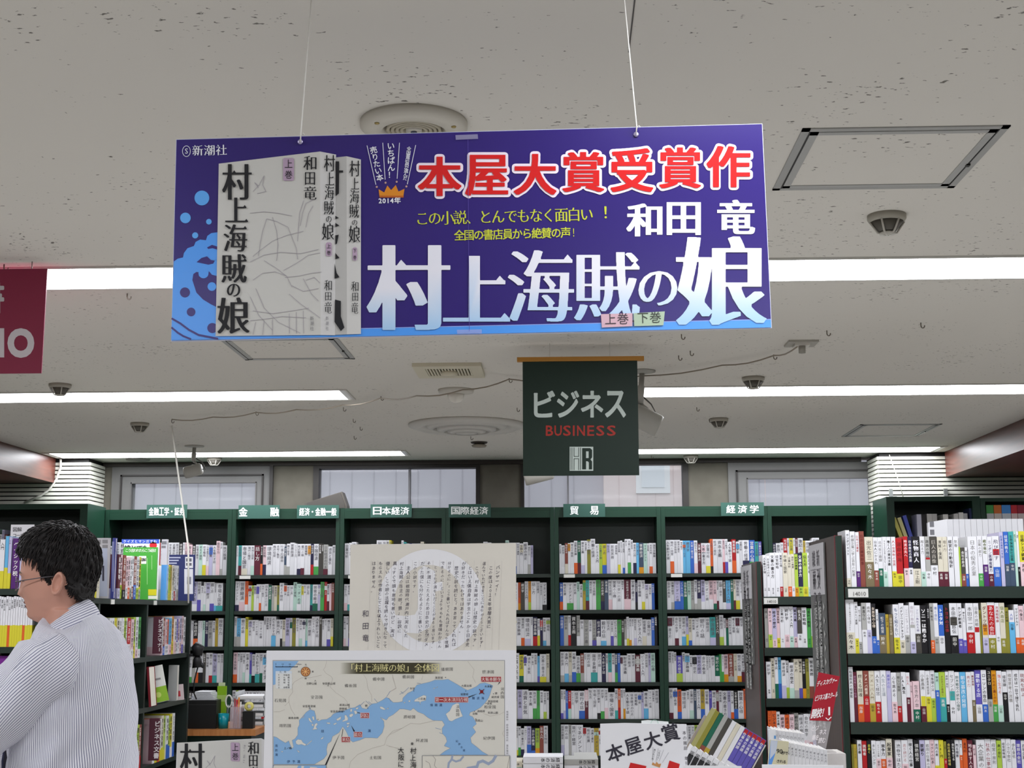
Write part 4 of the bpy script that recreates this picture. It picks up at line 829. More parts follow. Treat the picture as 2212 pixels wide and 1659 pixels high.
def divider(x0, x1, y0, y1, text, label):
    Y = yy((x0+x1)/2); o, fn = plane(Y, (x0+x1)/2, y1); o.x = at((x0+x1)/2, y1, Y).x+.012
    t = thing('shelf_divider', label, 'divider', o, (0, 0, .12), 'maroon shelf dividers on the left bookcase'); (a, zb), (c, zt) = fn(x0, y1), fn(x1, y0)
    MB().box(a, c, .0005, .03, 0, zt, (84, 40, 54)).build('card', PRINT, t); f = Flat(lambda x, z: (x, z)); n = len(text); h = (zt-.02)/n; s = min(h*.95, (c-a)*.7); z = zt-.012
    for ch in text:
        if ch == 'ー': f.box(-s*.07, s*.07, -.001, 0, z-s*.9, z-s*.1, (236, 228, 230))
        else: f.ch(ch, (-s/2, z-s), (s, 0), (0, s), 1, (236, 228, 230), 'b24')
        z -= h
    f.build('lettering', PRINT, t)
divider(329, 349, 1332, 1412, 'ビジネスマナー', 'maroon shelf divider lettered ビジネスマナー on the left bookcase')
divider(320, 344, 1552, 1643, 'ビジネス文書', 'maroon shelf divider lettered ビジネス文書 on the left bookcase')
def cover(px0, px1, py0, py1, Y, t, col, label, draw=None, lean=0, zb=None, cat='book', name='book', tilt=0, m=None, group=None):
    """a book standing with its cover towards the viewer"""
    o, fn = plane(Y, (px0+px1)/2, py1)
    if zb is not None: o.z = zb
    th = thing(name, label, cat, o, (-lean, tilt, 0), group); (a, z0), (c, z1) = fn(px0, py1), fn(px1, py0); z0 = 0
    if t > .006:
        MB().box(a, c, .0005, .0018, z0, z1, col).box(a, a+.0015, .0018, t, z0, z1, col).box(a, c, t, t+.0013, z0, z1, col).build('cover', PRINT, th); MB().box(a+.0016, c-.003, .0018, t, z0+.003, z1-.003, (230, 224, 212)).build('pages', PRINT, th)
    else: MB().box(a, c, .0005, t, z0, z1, col).build('card', m or PRINT, th)
    if draw:
        f = Flat(fn, base=-.0003); draw(f); f.build('cover_print', PRINT, th)
    return th
WHT = (236, 236, 240)
def d_mag(f):
    f.rect(205, 1184, 232, 1288, .5, (196, 206, 232)); f.rect(208, 1166, 218, 1176, 1, (150, 150, 156)); f.rect(221, 1166, 233, 1174, 1, (150, 150, 156)); f.rect(221, 1177, 233, 1184, 1, (150, 150, 156)); f.rect(221, 1222, 225, 1255, 1, (60, 60, 80))
cover(200, 238, 1162, 1289, yy(222), .012, (206, 206, 214), 'pale lilac magazine with bar codes, at the near end of the left bookcase', d_mag, zb=IL[0])
cover(238, 251, 1162, 1289, yy(244), .02, (76, 84, 168), 'blue-violet book beside the pale magazine on the left bookcase', lambda f: f.rect(242, 1170, 247, 1278, 1, (150, 156, 210)), zb=IL[0])
cover(263, 344, 1165, 1296, yy(308)+.30, .014, WHT, 'white magazine with red heading, behind the green book on the left bookcase', lambda f: (f.rect(263, 1165, 344, 1174, 1, (60, 90, 190)), [f.ch(c, (266+i*8.2, 1173), (7, 0), (0, -7), 2, WHT, 'b10', 1) for i, c in enumerate('クイズとマンガでわかる'[:9])], f.text('誰とでも', 268, 1192, 15, 1, (40, 40, 44), 'b24', 13), f.disc(331, 1178, 8, 1, (206, 36, 50))), zb=IL[0])
cover(262, 340, 1182, 1295, yy(318)+.08, .014, (74, 166, 62), 'bright green book facing out on top of the left bookcase', lambda f: (f.text('こう言われたらこう返せ', 270, 1193, 8, 1, (236, 246, 230), 'b12', 6), f.rect(300, 1201, 316, 1218, 1, (240, 244, 236)), f.text('図解', 301, 1213, 8, 2, (40, 40, 44), 'b14', 7), f.line([(318, 1206), (318, 1262)], 1.5, 1, (150, 210, 130)), f.line([(328, 1200), (328, 1230)], 1, 1, (170, 220, 150)), f.rect(320, 1273, 338, 1286, 1, (214, 206, 40)), f.rect(320, 1287, 340, 1294, 1, (226, 230, 214))), zb=IL[0])
cover(345, 362, 1165, 1290, yy(354)+.2, .02, (190, 190, 198), 'light grey booklet standing behind the sky blue book on the left bookcase', lambda f: (f.rect(349, 1169, 360, 1176, 1, (120, 120, 126)), f.rect(349, 1179, 358, 1184, 1, (120, 120, 126))), zb=IL[0])
cover(346, 361, 1220, 1295, yy(352), .02, (96, 166, 232), 'sky blue book facing out on the left bookcase', None, zb=IL[0])
cover(362, 421, 1198, 1298, yy(398)+.12, .014, (46, 54, 108), 'navy book back cover with white panel at the far end of the left bookcase', lambda f: (f.rect(400, 1203, 417, 1227, 1, WHT), f.rect(398, 1229, 417, 1283, 1, (226, 226, 232)), f.rect(402, 1206, 414, 1213, 2, (110, 110, 120)), f.rect(402, 1216, 414, 1222, 2, (110, 110, 120)), f.rect(404, 1246, 413, 1262, 2, (140, 140, 150)), [f.rect(364, 1203+i*6, 390-i*4, 1206+i*6, 1, (190, 194, 220)) for i in range(4)]), zb=IL[0])
coded_row('Mi Hl Uk Hw Ho Wg Wu Ub Wl Yg', yy(256), yy(319), XF-.005, IL[0], 'top of the left bookcase', gl, .195, .212, .032, .044, 'x', .13, 1, rl)
coded_row('Wq Ly Jy Cw Wr Wh Wg', yy(362), yy(398), XF-.005, IL[0], 'left bookcase top, beside navy book', gl, .175, .19, .03, .04, 'x', .13, 1, rl)
cover(330, 366, 1437, 1516, yy(342), .014, (230, 232, 228), 'white and green book leaning on the third shelf of the left bookcase', lambda f: (f.rect(330, 1483, 366, 1516, 1, (150, 196, 60)), f.disc(346, 1500, 6, 2, (206, 226, 120)), f.rect(338, 1464, 358, 1468, 1, (150, 150, 150))), tilt=-.22, zb=IL[2]+.018)
cover(362, 384, 1437, 1516, yy(376)+.1, .03, (176, 178, 176), 'grey file behind the leaning green book on the left bookcase', None, zb=IL[2])
cover(383, 398, 1478, 1520, yy(392), .01, (216, 200, 202), 'small white and red booklet at the far end of the third left shelf', lambda f: f.rect(383, 1492, 391, 1504, 1, (196, 60, 70)), tilt=-.1, zb=IL[2]+.002)
cover(322, 330, 1440, 1516, yy(327), .1, (128, 34, 44), 'dark red book left of the leaning green book', None, tilt=-.1, zb=IL[2]+.002)
# ------------------------------------------------------------------ shelf at the far left, facing the viewer
YL = 5.6; xr = at(91, 1350, YL).x
IF = [at(40, 1272, YL).z, at(40, 1398, YL).z, at(40, 1497, YL).z, at(20, 1640, YL).z, .55, .3, .1]
bookcase('bookcase', 'dark green bookcase cut by the left edge, in front of the man', (xr-1.1, YL, 0), 1.1, .4, IF[0]+.22, IF, 0, top=False, side=(30, 44, 38))
gf = 'books on the bookcase at the far left'; rf = random.Random(5)
def lrow(items, z, where, stock=False):
    n = 0
    for px0, px1, top, col, band, fr, title in items:
        a, c = at(px0, 1350, YL).x, at(px1, 1350, YL).x; n += 1
        book(c-a-.0006, at(30, top, YL).z-z, .15, col, title, None, band, fr, '', blabel(col, band, n, where), gf, ((a+c)/2, YL+.012, z+.0005), (0, 0, 0), 'b10', stock=stock)
lrow([(-12, -1, 1165, 'W', 'Y', .36, '入門'), (0, 7, 1158, 'S', 'Y', .4, ''), (7.5, 14, 1160, 'I', 'Y', .3, 'FP'), (16, 32, 1163, 'X', None, 0, 'ベーシック税'), (33, 40, 1165, 'I', None, 0, '税務'), (40, 47, 1166, 'B', None, 0, ''), (47, 61, 1164, 'B', 'S', .3, '税法'), (61, 74, 1168, 'W', 'B', .3, '簿記')], IF[0], "far left bookcase's top shelf")
lrow([(-8+i*5.4, -3+i*5.4, 1288+(i % 3), 'W', 'Y' if i % 6 != 4 else 'O', .43, rf.choice(TIT)) for i in range(14)], IF[1], "far left bookcase's second shelf")
cover(-8, 33, 1417, 1497, YL+.03, .012, (112, 32, 132), 'purple book facing out on the third shelf at the far left', lambda f: (f.disc(23, 1447, 5, 1, (220, 200, 226)), f.text('簿記', 8, 1440, 9, 1, (220, 200, 226), 'b10', 9), [f.ch(c, (19, 1470+i*9), (8, 0), (0, -8), 1, (226, 210, 232), 'b12', 1) for i, c in enumerate('一級')]), zb=IF[2])
lrow([(34, 39, 1417, 'W', None, 0, ''), (39.5, 45, 1418, 'W', None, 0, ''), (46, 66, 1417, 'F', None, 0, '')], IF[2], "far left bookcase's third shelf")
lrow([(-6+i*6.4, i*6.4, 1560+(i*7 % 5)*2, c, b, .3, '') for i, (c, b) in enumerate((('W', 'Y'), ('W', 'L'), ('Y', 'W'), ('W', 'R'), ('C', 'G'), ('W', 'L'), ('G', 'W'), ('W', 'Y'), ('L', 'W'), ('W', 'B')))], IF[3], "far left bookcase's lowest shelf", True)
cover(22, 74, 1133, 1164, YL+.3, .003, (232, 232, 236), 'white card lettered 図解 standing on the far left bookcase', lambda f: (f.text('図解', 27, 1149, 10.5, 1, (60, 60, 64), 'b10', 10), f.text('コーチング', 27, 1161, 9, 1, (50, 50, 54), 'b16', 8)), cat='card', name='sign_card', zb=IF[0])
# ------------------------------------------------------------------ all the paperbacks of the window wall: far more than 300, one object
bs = Flat(lambda x, z: (x, z)); bs.v, bs.f, bs.c, bs.sm = STOCK.v, STOCK.f, STOCK.c, STOCK.sm; R = random.Random(3)
KEYS = 'W'*64+'CCGGIIIHHQQ'+'KNMRUOAYJVLEFTSBBZPKhDD'.replace('h', '')+'WWWW'
BK = 'WWWCGGYYLOORRMMBBTEEPNKHIQAFS'
def far_book(x, w, h, Y, z, lean=0, title=True):
    c = PAL[R.choice(KEYS)][1]; j = R.uniform(.96, 1.03); c = tuple(min(255, q*j) for q in c); n0 = len(bs.v)
    bs.box(x+.0004, x+w-.0004, Y, Y+.0014, z, z+h, c); bs.box(x+.0004, x+.002, Y+.0014, Y+.13, z, z+h, c); bs.box(x+w-.002, x+w-.0004, Y+.0014, Y+.13, z, z+h, c); bs.box(x+.002, x+w-.002, Y+.0014, Y+.13, z+.003, z+h-.004, (230, 224, 210))
    zb = z+.02
    if R.random() < .46:
        bc = PAL[R.choice(BK)][1]; zb = z+h*R.uniform(.18, .38); bs.box(x+.0002, x+w-.0002, Y-.0008, Y-.0001, z, zb, bc)
    elif R.random() < .15: bs.box(x+.0002, x+w-.0002, Y-.0008, Y-.0001, z+h*R.uniform(.6, .8), z+h*R.uniform(.85, 1), PAL[R.choice(BK)][1])
    tc = (92, 90, 98) if lum(c) > 120 else (226, 224, 222)
    t = R.choice(TIT); s = min(w*.72, (z+h-.01-zb)/len(t)); zz = z+h-.008
    bs.fn = lambda u, v: (u, v); bs.base = -(Y-.0006)
    for ch in t: bs.ch(ch, (x+w/2-s/2, zz-s), (s, 0), (0, s), 1, tc, R.choice(('r', 'b12')), 1); zz -= s*1.05
for i in range(7):
    for k, z in enumerate(SH[:6]):
        x = BX[i]+.032; xe = BX[i+1]-.032; h = .2
        if k == 0 and i in (2, 3): xe -= .1
        while True:
            w = R.uniform(.014, .031) if R.random() < .9 else R.uniform(.03, .045)
            if x+w > xe: break
            if R.random() < .45: h = R.uniform(.17, .2) if k else R.choice((R.uniform(.19, .21), R.uniform(.2, .235)))
            h = min(h, .2) if k else h
            far_book(x, w, h, 9.517+R.random()*.006, z+.0005); x += w
x = XLB-1.2
while x < XLB-.06:
    w = R.uniform(.016, .03); far_book(x, w, R.choice((.16, .17, .2, .21)), 9.17, ZLB+.0005); x += w
def stock_box(px0, px1, top, col, lean=0, foot=None):
    a, c = at(px0, 1110, 9.13).x, at(px1, 1110, 9.13).x; z1 = at(px0, top, 9.13).z; M_ = Matrix.Translation((a, 9.13, 1.9505)) @ Matrix.Rotation(lean, 4, 'Y')
    bs.box(0, c-a-.0008, 0, .14, 0, z1-1.9505, col, M_)
    if foot: bs.box(.0004, c-a-.0012, -.0006, -.0001, 0, (z1-1.9505)*foot[0], foot[1], M_)
for r in ((1948, 1956, 1116, (214, 206, 110), -.32), (1958, 1966, 1116, (214, 208, 150), -.3), (1968, 1976, 1112, (84, 96, 190), -.26), (1980, 1990, 1111, (204, 204, 222)), (1990, 2000, 1111, (40, 38, 40)), (2002, 2013, 1110, (206, 204, 200)), (2013, 2024, 1110, (190, 188, 186)), (2037, 2048, 1111, (222, 220, 216)), (2060, 2070, 1110, (200, 198, 196)), (2071, 2081, 1107, (224, 222, 220)), (2081, 2090, 1109, (180, 180, 184)), (2094, 2108, 1098, (50, 60, 100)), (2108, 2116, 1084, (150, 200, 214)),
          (2131, 2147, 1091, (70, 150, 76), 0, (.8, (196, 196, 200))), (2147.5, 2164, 1091, (206, 110, 50), 0, (.8, (206, 196, 190))), (2164.5, 2184, 1091, (70, 140, 214), 0, (.8, (200, 206, 214))), (2184.5, 2198, 1091, (190, 36, 50), 0, (.8, (214, 190, 190))), (2198.5, 2213, 1091, (150, 30, 56), 0, (.8, (206, 190, 190))), (2213.5, 2230, 1091, (120, 80, 160))): stock_box(*r)
# ------------------------------------------------------------------ speaker on the wall bookcases, cables on the slats
o = at(710, 1097, 9.62); o.z = 2.2545
sp = thing('speaker', 'grey wedge speaker lying on top of the wall bookcases, left of centre', 'speaker', o); b = MB()
prf = [(-.17, .002), (.125, .002), (.125, .03), (.09, .125), (.075, .12), (-.17, .045)]
A = [Vector((x, 0, z)) for x, z in prf]; B_ = [Vector((x, .14, z)) for x, z in prf]
b.grid([A, B_], (74, 69, 63), sm=False).build('cabinet', PAINT, sp); MB().grid([[Vector((x*.9, -.004, z*.86+.008)) for x, z in prf], [Vector((x*.9, 0, z*.86+.008)) for x, z in prf]], (62, 58, 54), sm=False).build('grille', PAINT, sp)
pl = [at(x, y, 9.515) for x, y in ((131, 992), (131, 1010), (122, 1035), (106, 1058), (86, 1072), (52, 1086))]
tag(MB().tube(pl, .008, (214, 212, 204), 8).build('cable', PAINT), 'white cable drooping over the left slatted wall', 'cable')
pl = [at(x, y, 9.517) for x, y in ((1921, 982), (1927, 1000), (1938, 1030), (1951, 1073))]
tag(MB().tube(pl, .003, (190, 188, 176), 6).build('cord', PAINT), 'thin cord hanging down the right slatted wall', 'cord')
for px, l in ((1924, 'left'), (2042, 'right')):
    a, c = at(px, 1056, 9.515), at(px, 1076, 9.5); tag(MB().box(a.x-.012, a.x+.012, 9.505, 9.522, c.z, a.z, (150, 154, 152)).box(a.x-.012, a.x+.012, 9.4, 9.505, c.z, c.z+.004, (150, 154, 152)).build('bracket', METAL), 'small metal bracket on the right slatted wall, %s of two' % l, 'bracket')
# ------------------------------------------------------------------ staff counter between the left bookcase and the map
YD = 8.15; zt = at(480, 1576, YD).z; xa, xb = at(404, 1576, YD).x, at(552, 1576, YD).x
ct = thing('counter', 'dark green counter with a wood-edged top, left of the map board', 'counter', (0, 0, 0))
MB().box(xa-.05, xb, YD, YD+.6, zt-.035, zt, (196, 132, 78)).build('top', noise_mat('light_wood', (196, 132, 78), (176, 112, 62), 6, (8, 1, 1), .4), ct)
MB().box(xa-.04, xb-.03, YD+.03, YD+.58, 0, zt-.0355, GDK).build('body', LAM, ct)
def onc(px): return at(px, 1573, YD+.12).x
def prop(name, label, cat, px0, px1, top, d, col, m=None, y=.06):
    a, c = at(px0, 1573, YD+y).x, at(px1, 1573, YD+y).x; h = at(px0, top, YD+y).z-zt
    t = thing(name, label, cat, ((a+c)/2, YD+y, zt)); return t, (c-a)/2, h
t, w, h = prop('box', 'black box standing on the counter left of the green file', 'box', 405, 466, 1513, .1, K_)
MB().box(-w, w, 0, .2, 0, h, (20, 20, 20)).build('body', PAINT, t); MB().box(-w, w, -.001, 0, h*.84, h*.86, (50, 50, 50)).build('lid_edge', PAINT, t)
t, w, h = prop('paper_stack', 'white papers on top of the black box on the counter', 'paper', 410, 462, 1489, .1, K_, y=.1); t.location.z = at(410, 1513, YD+.06).z+.001; h = .05
b = MB()
for i in range(6): b.box(-w+i*.004, w-i*.006, .0+i*.003, .14, i*.008, i*.008+.006, (226, 228, 232))
b.build('sheets', PRINT, t)
t, w, h = prop('file_folder', 'green folder standing upright on the counter behind the teal cup', 'folder', 467, 487, 1482, .1, K_, y=.17)
MB().box(-w, w, 0, .012, 0, h, (140, 186, 40)).box(-w*.9, w, -.001, 0, h*.62, h*.78, (176, 206, 110)).build('cover', GLOSSY, t); MB().box(-w*.8, w*.6, .003, .009, h, h+.02, (200, 214, 170)).build('tab', PRINT, t)
t, w, h = prop('cup', 'teal plastic cup on the counter', 'cup', 468, 491, 1542, .1, K_)
MB().lathe([(w*.9, 0), (w, h), (w-.003, h), (w*.86, .004), (0, .004)], (0, w, 0), (0, 150, 166), 24).build('body', GLOSSY, t)
pen = thing('scissors', 'white handled scissors standing in the teal cup', 'scissors', (t.location.x+.02, YD+.06+w, zt+.006))
MB().tube([(0, 0, 0), (.004, 0, h*1.2), (.008, 0, h*1.5)], .004, (160, 165, 170), 6).build('blade', METAL, pen)
MB().tube([(.008+.018*cos(a), 0, h*1.75+.034*sin(a)) for a in [k*pi/8 for k in range(17)]], .005, (214, 214, 206), 6).build('handle', GLOSSY, pen)
CLEAR = mat('clear_plastic', .1, (214, 200, 208), .5, alpha=.35)
t, w, h = prop('pen_stand', 'clear plastic pen stand on the counter, right of the teal cup', 'pen stand', 496, 520, 1527, .1, K_)
b = MB(); b.box(-w, w, 0, .002, 0, h, WHT); b.box(-w, w, .06, .062, 0, h, WHT); b.box(-w, -w+.002, .002, .06, 0, h, WHT); b.box(w-.002, w, .002, .06, 0, h, WHT); b.box(-w, w, 0, .06, 0, .002, WHT); b.box(-.001, .001, .002, .06, 0, h, WHT); b.build('body', CLEAR, t)
for i, (dx, cl, hh, nm) in enumerate(((-.016, (150, 60, 66), 1.35, 'maroon'), (-.004, (206, 40, 60), 1.3, 'red'), (.008, (226, 140, 60), 1.4, 'orange'), (.019, (230, 226, 220), 1.2, 'white'))):
    pn = tag(MB().tube([(0, 0, 0), (.003, 0, h*hh)], .0045, cl, 8).build('pen', GLOSSY, None, (t.location.x+dx, YD+.09, zt+.0025)), nm+' pen in the clear pen stand', 'pen', 'pens in the clear stand')
t, w, h = prop('tape_dispenser', 'black cube holder with a roll of yellow tape on the counter', 'tape', 523, 546, 1537, .1, K_)
MB().box(-w, w, 0, .06, 0, h, (18, 18, 18)).build('body', PAINT, t)
MB().lathe([(.012, -.01), (.026, -.01), (.026, .01), (.012, .01)], (0, .03, h+.027), (226, 216, 120), 24, Matrix.Rotation(pi/2, 3, 'X'), caps=False).build('tape_roll', GLOSSY, t)
t, w, h = prop('letter_tray', 'stack of pale grey letter trays at the right end of the counter', 'tray', 540, 552, 1500, .1, K_, y=.3); w = .09
b = MB()
for i in range(4): b.box(-w, w, 0, .25, i*.05, i*.05+.004, (206, 208, 210)); b.box(-w, -w+.003, 0, .25, i*.05, i*.05+.045, (196, 198, 200)); b.box(w-.003, w, 0, .25, i*.05, i*.05+.045, (196, 198, 200)); b.box(-w+.01, w-.01, .005, .24, i*.05+.005, i*.05+.02, (232, 232, 234))
b.build('trays', PRINT, t); t.location.x = at(538, 1573, YD+.3).x-.0
# black desk lamp behind the end of the left bookcase
YK = 7.85; lp = thing('desk_lamp', 'small black clamp lamp beside the far end of the left bookcase', 'lamp', at(425, 1448, YK)); o = lp.location.copy()
MB().tube([at(420, 1392, YK)-o, at(428, 1400, YK)-o, at(427, 1416, YK)-o], [.02, .034, .026], (20, 20, 22), 12).build('shade', PAINT, lp)
MB().tube([at(427, 1414, YK)-o, at(426, 1424, YK)-o, at(427, 1442, YK)-o], [.01, .022, .03], (24, 24, 26), 12).build('body', PAINT, lp)
MB().box(at(413.5, 1404, YK).x-o.x-.012, 0, -.008, .008, .075, .09, (22, 22, 24)).build('clamp_arm', PAINT, lp)
MB().tube([at(431, 1432, YK)-o, at(438, 1438, YK)-o, at(436, 1442, YK)-o], .012, (20, 20, 22), 8).build('knob', PAINT, lp)
MB().tube([at(427, 1442, YK)-o, at(420, 1470, YK)-o, at(418, 1495, YK+.05)-o, at(424, 1510, YK+.1)-o], .004, (30, 30, 32), 6).build('lead', PAINT, lp)
for k, h0 in ((0, .2), (1, .19), (2, .19)):
    x = xr-1.06; xe = at(-14, 1350, YL).x
    while x < xe-.03: w = R.uniform(.014, .028); far_book(x, w, min(h0, R.uniform(.17, .21)), YL+.012, IF[k]+.0005); x += w
for k in (0, 1, 2):
    y = 6.04
    while y < yy(222)-.05:
        w = R.uniform(.03, .045); book(w-.001, .19, .13, R.choice('WCHIQYBR'), R.choice(TIT), None, None, 0, '', '', None, (XF-.01, y+w/2, IL[k]+.0005), (0, 0, pi/2), stock=True); y += w
# ================================================================== foreground display table and what stands on it
TZ = .9
dt = thing('display_table', 'low white display table under the map board, just below the picture', 'table', (0, 0, 0))
MB().box(-.96, 1.0, 3.22, 4.75, TZ-.03, TZ, (226, 226, 222)).build('top', PAINT, dt)
for x in (-.92, .91):
    for y in (3.27, 4.64): MB().box(x, x+.05, y, y+.05, 0, TZ-.0305, (200, 200, 196)).build('leg', PAINT, dt)
def board(name, label, cat, Y, pts, t=.006, col=WHT, rot=None):
    """card board cut to an outline given in photo pixels, standing on the table; returns thing and map"""
    cx = sum(p[0] for p in pts)/len(pts); o, fn = plane(Y, cx, 1640); o.z = TZ
    fz = fn
    th = thing(name, label, cat, o); q = [fz(*p) for p in pts]; q = [(q[0][0], .0005)]+q+[(q[-1][0], .0005)] if True else q
    A = [Vector((x, .0004, z)) for x, z in q]; B_ = [Vector((x, t, z)) for x, z in q]
    b = MB(); b.face(A, col); b.face(B_[::-1], col); n = len(q)
    for i in range(n): b.face([A[i], A[(i+1) % n], B_[(i+1) % n], B_[i]], col)
    b.build('board', PRINT, th); return th, fz
# ------------------------------------------------------------------ map
mp, fn = board('map_board', 'white board printed with an old map of an inland sea, lower centre', 'map', 3.3, [(575.5, 1407), (577, 1405.5), (1112, 1404.5), (1114.5, 1406.5)])
u1 = lambda u, v: (570+.1561*u, 1400+.1561*v); u2 = lambda u, v: (840+.1561*u, 1400+.1561*v)
p1_ = lambda P: [u1(*p) for p in P]; p2_ = lambda P: [u2(*p) for p in P]
LAND, SEA, MG = (222, 219, 209), (140, 184, 228), (120, 122, 130)
f = Flat(fn); X0, X1, Y0, Y1 = 590, 1089.5, 1427, 1830
f.rect(X0-.8, Y0-.8, X1+.8, Y1, .6, MG); f.rect(X0, Y0, X1, Y1, 1, LAND)
sea = p1_([(135, 1608), (135, 1222), (180, 1236), (230, 1272), (300, 1312), (345, 1282), (362, 1330), (388, 1385), (412, 1372), (392, 1275), (430, 1255), (470, 1200), (470, 1105), (492, 1060), (488, 1000), (535, 950), (588, 885), (640, 850), (700, 868), (716, 930), (722, 985), (760, 1012), (800, 990), (870, 985), (928, 950), (960, 912), (1050, 872), (1110, 866), (1150, 850), (1200, 830), (1262, 822), (1330, 780), (1360, 830), (1420, 845), (1460, 800), (1500, 770), (1560, 762), (1640, 720), (1695, 680), (1735, 700), (1790, 752), (1860, 750), (1918, 738)])
sea += p2_([(195, 690), (262, 622), (330, 590), (388, 510), (470, 490), (560, 470), (640, 440), (740, 440), (820, 430), (890, 470), (960, 510), (1040, 560), (1090, 582), (1150, 560), (1212, 530), (1260, 490), (1330, 480), (1400, 500), (1440, 520), (1420, 570), (1400, 640), (1380, 690), (1330, 760), (1270, 820), (1200, 862), (1125, 890), (1112, 930), (1160, 950), (1192, 1000), (1212, 1050), (1160, 1095), (1204, 1160), (1130, 1240), (1142, 1310), (1220, 1370), (1290, 1430), (1372, 1478), (705, 1478), (780, 1422), (852, 1385), (766, 1352), (804, 1290), (788, 1230), (740, 1180), (736, 1110), (772, 1060), (738, 1005), (610, 1000), (540, 962), (480, 912), (400, 882), (340, 830), (300, 862), (210, 842), (150, 842), (118, 872), (60, 920), (0, 952)])
sea += p1_([(1695, 996), (1612, 958), (1660, 1012), (1666, 1082), (1640, 1170), (1572, 1246), (1480, 1240), (1400, 1240), (1330, 1272), (1232, 1300), (1194, 1270), (1135, 1145), (1092, 1085), (1040, 1170), (950, 1222), (930, 1290), (884, 1322), (868, 1400), (875, 1470), (830, 1530), (700, 1608)])
f.poly(sea, 1.5, SEA); f.line(sea+[sea[0]], .55, 1.7, (150, 160, 176))
f.poly(p1_([(128, 178), (482, 178), (440, 230), (380, 280), (360, 310), (300, 330), (166, 330), (166, 500), (128, 512)]), 1.5, SEA)
for P in ([(440, 1290), (470, 1262), (520, 1270), (540, 1305), (590, 1335), (570, 1350), (520, 1330), (480, 1338), (450, 1325)], [(616, 965), (640, 970), (660, 1010), (680, 1030), (650, 1025), (625, 1000)], [(665, 950), (695, 942), (700, 985), (685, 1002)], [(660, 1050), (685, 1048), (690, 1075), (668, 1078)], [(705, 1050), (735, 1035), (745, 1055), (720, 1090), (740, 1120), (670, 1130), (690, 1105)], [(1000, 985), (1045, 960), (1068, 945), (1065, 985), (1020, 1005)], [(865, 1030), (915, 1030), (920, 1050), (880, 1046)], [(960, 1050), (1000, 1032), (1010, 1045), (975, 1062)], [(1118, 930), (1140, 925), (1165, 970), (1160, 1000), (1090, 1018), (1088, 1005), (1120, 985)], [(1185, 920), (1225, 905), (1240, 925), (1210, 955), (1186, 950)], [(1245, 868), (1280, 865), (1296, 900), (1265, 920)], [(1200, 840), (1225, 845), (1215, 885), (1195, 875)], [(1270, 830), (1310, 815), (1305, 840), (1280, 850)], [(1145, 1035), (1190, 1030), (1180, 1055), (1150, 1055)], [(1145, 1080), (1188, 1062), (1160, 1100)], [(240, 1430), (262, 1424), (266, 1436), (246, 1440)], [(456, 1410), (480, 1420), (502, 1445), (480, 1440)], [(785, 1255), (828, 1222), (820, 1250), (800, 1262)], [(590, 1340), (660, 1275), (665, 1285), (600, 1342)], [(555, 942), (570, 935), (540, 968), (530, 966)], [(1605, 810), (1640, 812), (1690, 850), (1650, 852), (1612, 835)], [(1700, 840), (1725, 822), (1722, 845)]): f.poly(p1_(P), 2, (228, 226, 218)); f.line(p1_(P+[P[0]]), .4, 2.2, (150, 160, 176))
for P in ([(942, 760), (880, 792), (842, 870), (788, 912), (812, 962), (832, 1002), (872, 1012), (922, 982), (1024, 942), (1000, 890), (978, 830), (972, 768)], [(400, 690), (482, 650), (518, 662), (512, 722), (440, 742), (432, 782), (424, 740), (350, 738), (362, 712)], [(275, 725), (300, 722), (292, 745), (270, 740)], [(205, 750), (228, 745), (222, 765)], [(612, 560), (640, 545), (630, 565)], [(655, 545), (678, 530), (668, 548)]): f.poly(p2_(P), 2, (228, 226, 218)); f.line(p2_(P+[P[0]]), .4, 2.2, (150, 160, 176))
BR = (192, 184, 176)
for P in ([(870, 178), (850, 260), (825, 300), (860, 350), (930, 390), (950, 420), (920, 540), (1000, 620), (1110, 690), (1150, 740), (1160, 800)], [(800, 375), (640, 410), (520, 410), (420, 470), (390, 520), (400, 610), (345, 680), (350, 740), (290, 800)], [(345, 740), (380, 850), (430, 930)], [(140, 880), (220, 880), (290, 850)], [(1380, 365), (1420, 430), (1440, 560), (1490, 650), (1495, 740)], [(1780, 400), (1830, 550), (1750, 600), (1710, 650)], [(1922, 1105), (1780, 1150), (1700, 1240), (1670, 1340), (1500, 1385), (1300, 1470), (1200, 1570), (1180, 1659)], [(1690, 1340), (1850, 1390)]): f.line(p1_(P), .6, 1.6, BR)
for P in ([(0, 1200), (130, 1140), (300, 1040), (430, 1050), (560, 1020), (640, 1005)], [(50, 370), (100, 560), (0, 610)], [(470, 380), (455, 440)], [(1090, 180), (1180, 300), (1160, 400), (1200, 480)], [(1300, 900), (1400, 940), (1530, 920), (1600, 880)], [(0, 1360), (130, 1385)], [(1597, 1140), (1570, 1180), (1600, 1230)]): f.line(p2_(P), .6, 1.6, BR)
for a, bb in (((1330, 800), (1390, 740)), ((1410, 730), (1480, 790)), ((1450, 740), (1500, 780)), ((1530, 700), (1570, 750)), ((1700, 670), (1750, 595)), ((1730, 690), (1760, 740)), ((650, 840), (630, 815))): f.line([u1(*a), u1(*bb)], .9, 1.8, (140, 158, 186))
for a, bb in (((150, 640), (220, 600)), ((220, 600), (275, 545)), ((165, 600), (200, 630)), ((390, 485), (440, 490)), ((645, 1105), (720, 1125)), ((700, 1170), (740, 1185))): f.line([u2(*a), u2(*bb)], .9, 1.8, (140, 158, 186))
